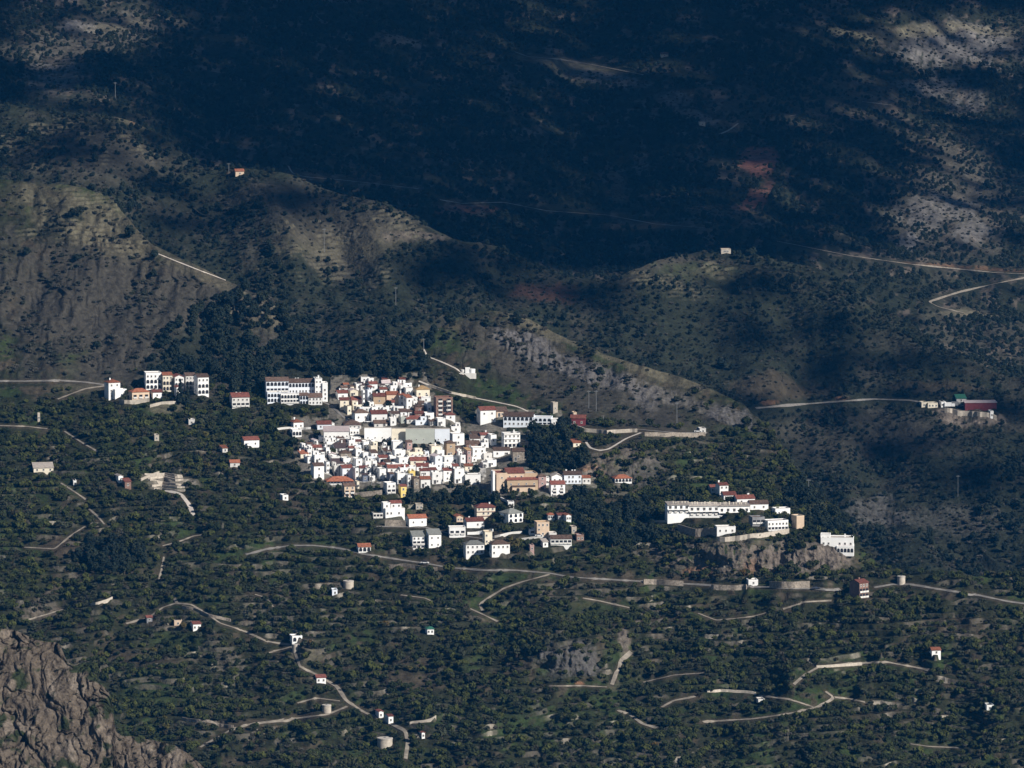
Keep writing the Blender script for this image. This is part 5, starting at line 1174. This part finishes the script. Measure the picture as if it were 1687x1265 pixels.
o2 = np.argsort(-np.where((p2 > 10)&(p2 < 1677), s2*FPX/Y2, 0))
for i in o2[:60]: tree('pine_tree', X2[i],Y2[i],Z2[i], s2[i], rng.uniform(0,6.28), 'tall dark pine '+where_is2(X2[i],Y2[i],Z2[i]), 'tree', 'tall pines in the woods')
instancer('pine_wood','dark pine wood filling the ravine behind the village','wood',X2[o2[60:]],Y2[o2[60:]],Z2[o2[60:]],s2[o2[60:]],PROT['pine_tree'],4)
# conifers and street trees that stand out
def lone(kind, px_, py_, hpx, label, cat='tree', group=None):
    x,y,z = gp(px_,py_); H = {'conifer':10.2,'pine_tree':7.4,'orchard_tree':4.2,'yellow_tree':4.8}[kind]; tree(kind, x,y-.5,z, hpx*y/FPX/H, random.uniform(0,6), label, cat, group)
lone('conifer',297,666,40,'big dark conifer in front of the townhouse terrace'); lone('conifer',309,668,30,'smaller dark conifer right of the big one before the townhouses')
lone('conifer',828,812,22,'left one of the pair of dark cypresses before the church'); lone('conifer',834,813,19,'right one of the pair of dark cypresses before the church')
lone('conifer',743,803,24,'dark cypress against the white walls at the foot of the old village')
lone('pine_tree',784,782,22,'large round pine between the old village and the church'); lone('pine_tree',776,786,16,'smaller pine left of the large round one by the church')
lone('pine_tree',640,674,18,'dark tree in front of the ochre house of the upper quarter'); lone('pine_tree',604,672,14,'dark tree left of the ochre house of the upper quarter')
lone('yellow_tree',846,915,22,'yellow green poplar right of the lower pair of white houses'); lone('pine_tree',770,804,16,'round dark tree before the flat roofed white building')
for k,(a,b,h,w) in enumerate([(633,733,12,'leftmost'),(642,736,12,'second'),(655,735,10,'third'),(684,742,14,'fourth'),(697,743,15,'fifth'),(709,738,12,'sixth'),(722,736,11,'rightmost')]):
    lone('pine_tree',a,b,h,'%s round dark tree in the line of trees under the big terrace walls' % w,group='trees under the terrace walls')
# scrub on the drier slopes
def d_scrub1(px,py,X,Y,Z):
    d = np.where(inpoly(px,py,SPUR)|inpoly(px,py,RIDGE), .6, .22); d = np.where(py > 640, .25, np.maximum(d,.5)); d = np.where(inpoly(px,py,VILL), .12, d)
    return d*(.08+1.35*sstep(-.15,.4,fbm(px/26.,py/16.,47,4)))*(1-.15*shield(1,px,py))
p3,q3,X3,Y3,Z3 = scatter(1,-260,1960,280,1340,150000,2.6,d_scrub1,12); s3 = rng.uniform(.45,1.5,len(p3))**1.3*(1+.5*fbm(p3/30.,q3/22.,95,2))
base_bush = bpy.data.objects.new('scrub_bush', scrub_me); x,y,z = gp(240,560,1); base_bush.location = (x,y,z); base_bush.scale = (1.6,1.6,1.5); COL.objects.link(base_bush); tag(base_bush,'round grey green bush on the scrub slope above the western road','bush')
instancer('scrub','low grey green scrub dotting the rocky slopes','scrub',X3,Y3,Z3,s3,base_bush,5)
def d2(px,py,X,Y,Z):
    d = .92*(.30+.7*sstep(-.4,.25,fbm(px/60.,py/34.,48,3)+.3*fbm(px/12.,py/9.,49,2)))*(1-.75*shield(2,px,py))
    return np.clip(d,0,1)
p4,q4,X4,Y4,Z4 = scatter(2,-270,1970,170,1010,190000,3.3,d2,13); s4 = rng.uniform(.3,.85,len(p4))*(.75+.5*sstep(-.2,.5,fbm(p4/50.,q4/30.,50,2)))
sc = (rng.random(len(p4)) < .5)|(shield(2,p4,q4) > .3)
instancer('hill_wood','pine and oak wood over the middle hills','wood',X4[~sc],Y4[~sc],Z4[~sc],s4[~sc]*.85,PROT['pine_tree'],6)
instancer('hill_scrub','grey green scrub between the woods of the middle hills','scrub',X4[sc],Y4[sc],Z4[sc],s4[sc]*1.9,base_bush,7)
def d3(px,py,X,Y,Z): return np.clip(.95*(.4+.7*sstep(-.4,.3,fbm(px/70.,py/40.,53,3)))*(1-.55*shield(3,px,py)),0,1)
p5,q5,X5,Y5,Z5 = scatter(3,-120,1800,-40,720,170000,4.6,d3,14); s5 = rng.uniform(.32,.85,len(p5))
sc5 = (shield(3,p5,q5) > .2)|(rng.random(len(p5)) < .35)
instancer('mountain_wood','dark woodland on the shaded mountain','wood',X5[~sc5],Y5[~sc5],Z5[~sc5],s5[~sc5]*.9,PROT['pine_tree'],8)
instancer('mountain_scrub','low scrub between the woods of the shaded mountain','scrub',X5[sc5],Y5[sc5],Z5[sc5],s5[sc5]*1.7,base_bush,32)
def d0(px,py,X,Y,Z): return np.full(px.shape,.5)*sstep(.05,.4,fbm(px/16.,py/16.,57,3))
p6,q6,X6,Y6,Z6 = scatter(0,-60,440,1030,1400,3000,2.4,d0,15); s6 = rng.uniform(.3,.8,len(p6))
instancer('rock_scrub','tufts of scrub growing on the near rocky spur','scrub',X6,Y6,Z6+.3,s6,base_bush,9)
print('scrub', len(p3), 'hill', len(p4), 'mountain', len(p5), 'pines', len(p2))

# trees that would share a label are told apart by their place, counted from the left
ORD += ['%s-%s' % (a, b) for a in ('twenty','thirty','forty') for b in ('first','second','third','fourth','fifth','sixth','seventh','eighth','ninth')]
_by = {}
for o in COL.objects:
    if o.parent is None and 'label' in o and 'tree' in o.name: _by.setdefault(o['label'], []).append(o)
for l, os_ in _by.items():
    if len(os_) > 1:
        os_.sort(key=lambda o: o.location.x/o.location.y)
        for i, o in enumerate(os_): o['label'] = ('leftmost ' if i == 0 else 'rightmost ' if i == len(os_)-1 else ORD[min(i, len(ORD)-1)]+' ')+l+('' if i in (0, len(os_)-1) else ', from left')

for o in COL.objects:
    if o.parent is None and 'label' in o and len(o['label'].split()) > 16: o['label'] = o['label'].replace('large ', '').replace(' the ', ' ', 1).replace('close ', 'just ')
# ------------------------------------------------------------------ clouds that shade the mountain
def coverage(px, py):
    n = .5*fbm(px/120., py/70., 88, 3)+.2*fbm(px/30.,py/20.,89,2)
    c = np.ones(np.shape(px))*.97+.08*fbm(px/70.,py/40.,87,3)
    def el(cx,cy,rx,ry,s,rot=0):
        nonlocal c
        a = math.radians(rot); ca, sa = math.cos(a), math.sin(a)
        ux = (px-cx)*ca+(py-cy)*sa; uy = -(px-cx)*sa+(py-cy)*ca
        c = c*(1-s*(1-sstep(.7,1.25,np.hypot(ux/rx, uy/ry)+.5*n)))
    el(120,40,150,70,.75,-12); el(1640,60,230,60,.6); el(1600,380,140,110,.6,0); el(1480,470,200,50,.9,0); el(1690,560,200,120,1)
    el(60,240,190,80,.6); el(1640,200,150,60,.25); el(1050,110,90,25,.15); el(1245,300,60,50,.25)
    c = c*(1-sstep(400,640,py+40*n))
    return c
def cloud():
    ico = bmesh.new(); bmesh.ops.create_icosphere(ico, subdivisions=1, radius=1)
    iv = np.array([v.co[:] for v in ico.verts]); ifc = np.array([[v.index for v in f.verts] for f in ico.faces]); ico.free()
    V = []; F = []; n = 0
    def puffs(layer, xs, ys, dx, dy, R, p=1.0):
        nonlocal n
        g = np.stack(np.meshgrid(np.arange(xs[0], xs[1], dx), np.arange(ys[0], ys[1], dy)), -1).reshape(-1,2).astype(float)
        g += (rng.random(g.shape)-.5)*[dx,dy]
        x, y, z = gpt(layer, g[:,0], g[:,1])
        if layer == 2: ok = (g[:,1] < smooth_tab(C1, g[:,0], 6)+10)&(g[:,1] > smooth_tab(C2, g[:,0], 8))
        else: ok = g[:,1] < smooth_tab(C2, g[:,0], 8)+30
        cv = coverage(g[:,0], g[:,1])
        if layer == 2: cv = coverage2(g[:,0], g[:,1])
        ok &= rng.random(len(g)) < -np.log(1-np.clip(cv,0,.985))/p
        for a, b, c, k in zip(x[ok], y[ok], z[ok], cv[ok]):
            t = (1500+40*rng.standard_normal()-c)/SDIR[2]; q = np.array([a,b,c])+SDIR*t
            r = R*(.65+.6*rng.random())
            V.append(iv*[r*1.15,r*1.15,r*.55]*(1+.15*rng.standard_normal(iv.shape))+q); F.append(ifc+n); n += len(iv)
    def coverage2(px, py):
        nn = .5*fbm(px/90., py/60., 98, 3)
        c = np.zeros(np.shape(px))
        def el(cx,cy,rx,ry,s):
            nonlocal c
            c = np.maximum(c, s*(1-sstep(.6,1.15,np.hypot((px-cx)/rx,(py-cy)/ry)+nn)))
        el(900,440,230,75,.8); el(130,240,260,60,.5); el(420,330,200,60,.5); el(360,400,120,50,.4); el(1450,700,300,120,.3); el(1150,460,150,50,.4); el(790,400,130,70,.9); el(1330,560,220,70,.6); el(1010,500,60,40,.5)
        return c
    puffs(3, (-350,2050), (-320,720), 15, 9, 16, 6.0)
    puffs(2, (-240,1960), (150,940), 15, 12, 14, 9.0)
    V = np.concatenate(V); F = np.concatenate(F)
    o = mesh_obj('cloud', V, [tuple(int(i) for i in f) for f in F], noise_mat('cloud_white', (.85,.86,.88), .04, .01), smooth=True)
    o['kind'] = 'structure'
cloud()

# ------------------------------------------------------------------ air
def haze():
    x0,x1,y0,y1,z0,z1 = -1800,1800,-60,8900,-302,600
    vs = [(x,y,z) for z in (z0,z1) for x,y in ((x0,y0),(x1,y0),(x1,y1),(x0,y1))]
    fs = [(3,2,1,0),(4,5,6,7),(0,1,5,4),(1,2,6,5),(2,3,7,6),(3,0,4,7)]
    m = bpy.data.materials.new('haze'); m.use_nodes = True; nt = m.node_tree; nt.nodes.clear()
    out = nt.nodes.new('ShaderNodeOutputMaterial'); pv = nt.nodes.new('ShaderNodeVolumePrincipled')
    pv.inputs['Color'].default_value = (.03,.36,1.0,1); pv.inputs['Density'].default_value = HAZE_D
    pv.inputs['Anisotropy'].default_value = 0.0
    nt.links.new(pv.outputs[0], out.inputs['Volume'])
    o = mesh_obj('haze', vs, fs, m); o['kind'] = 'stuff'; o['label'] = 'thin blue air haze lying over the mountains'; o['category'] = 'haze'
HAZE_D = 1.45e-5
haze()
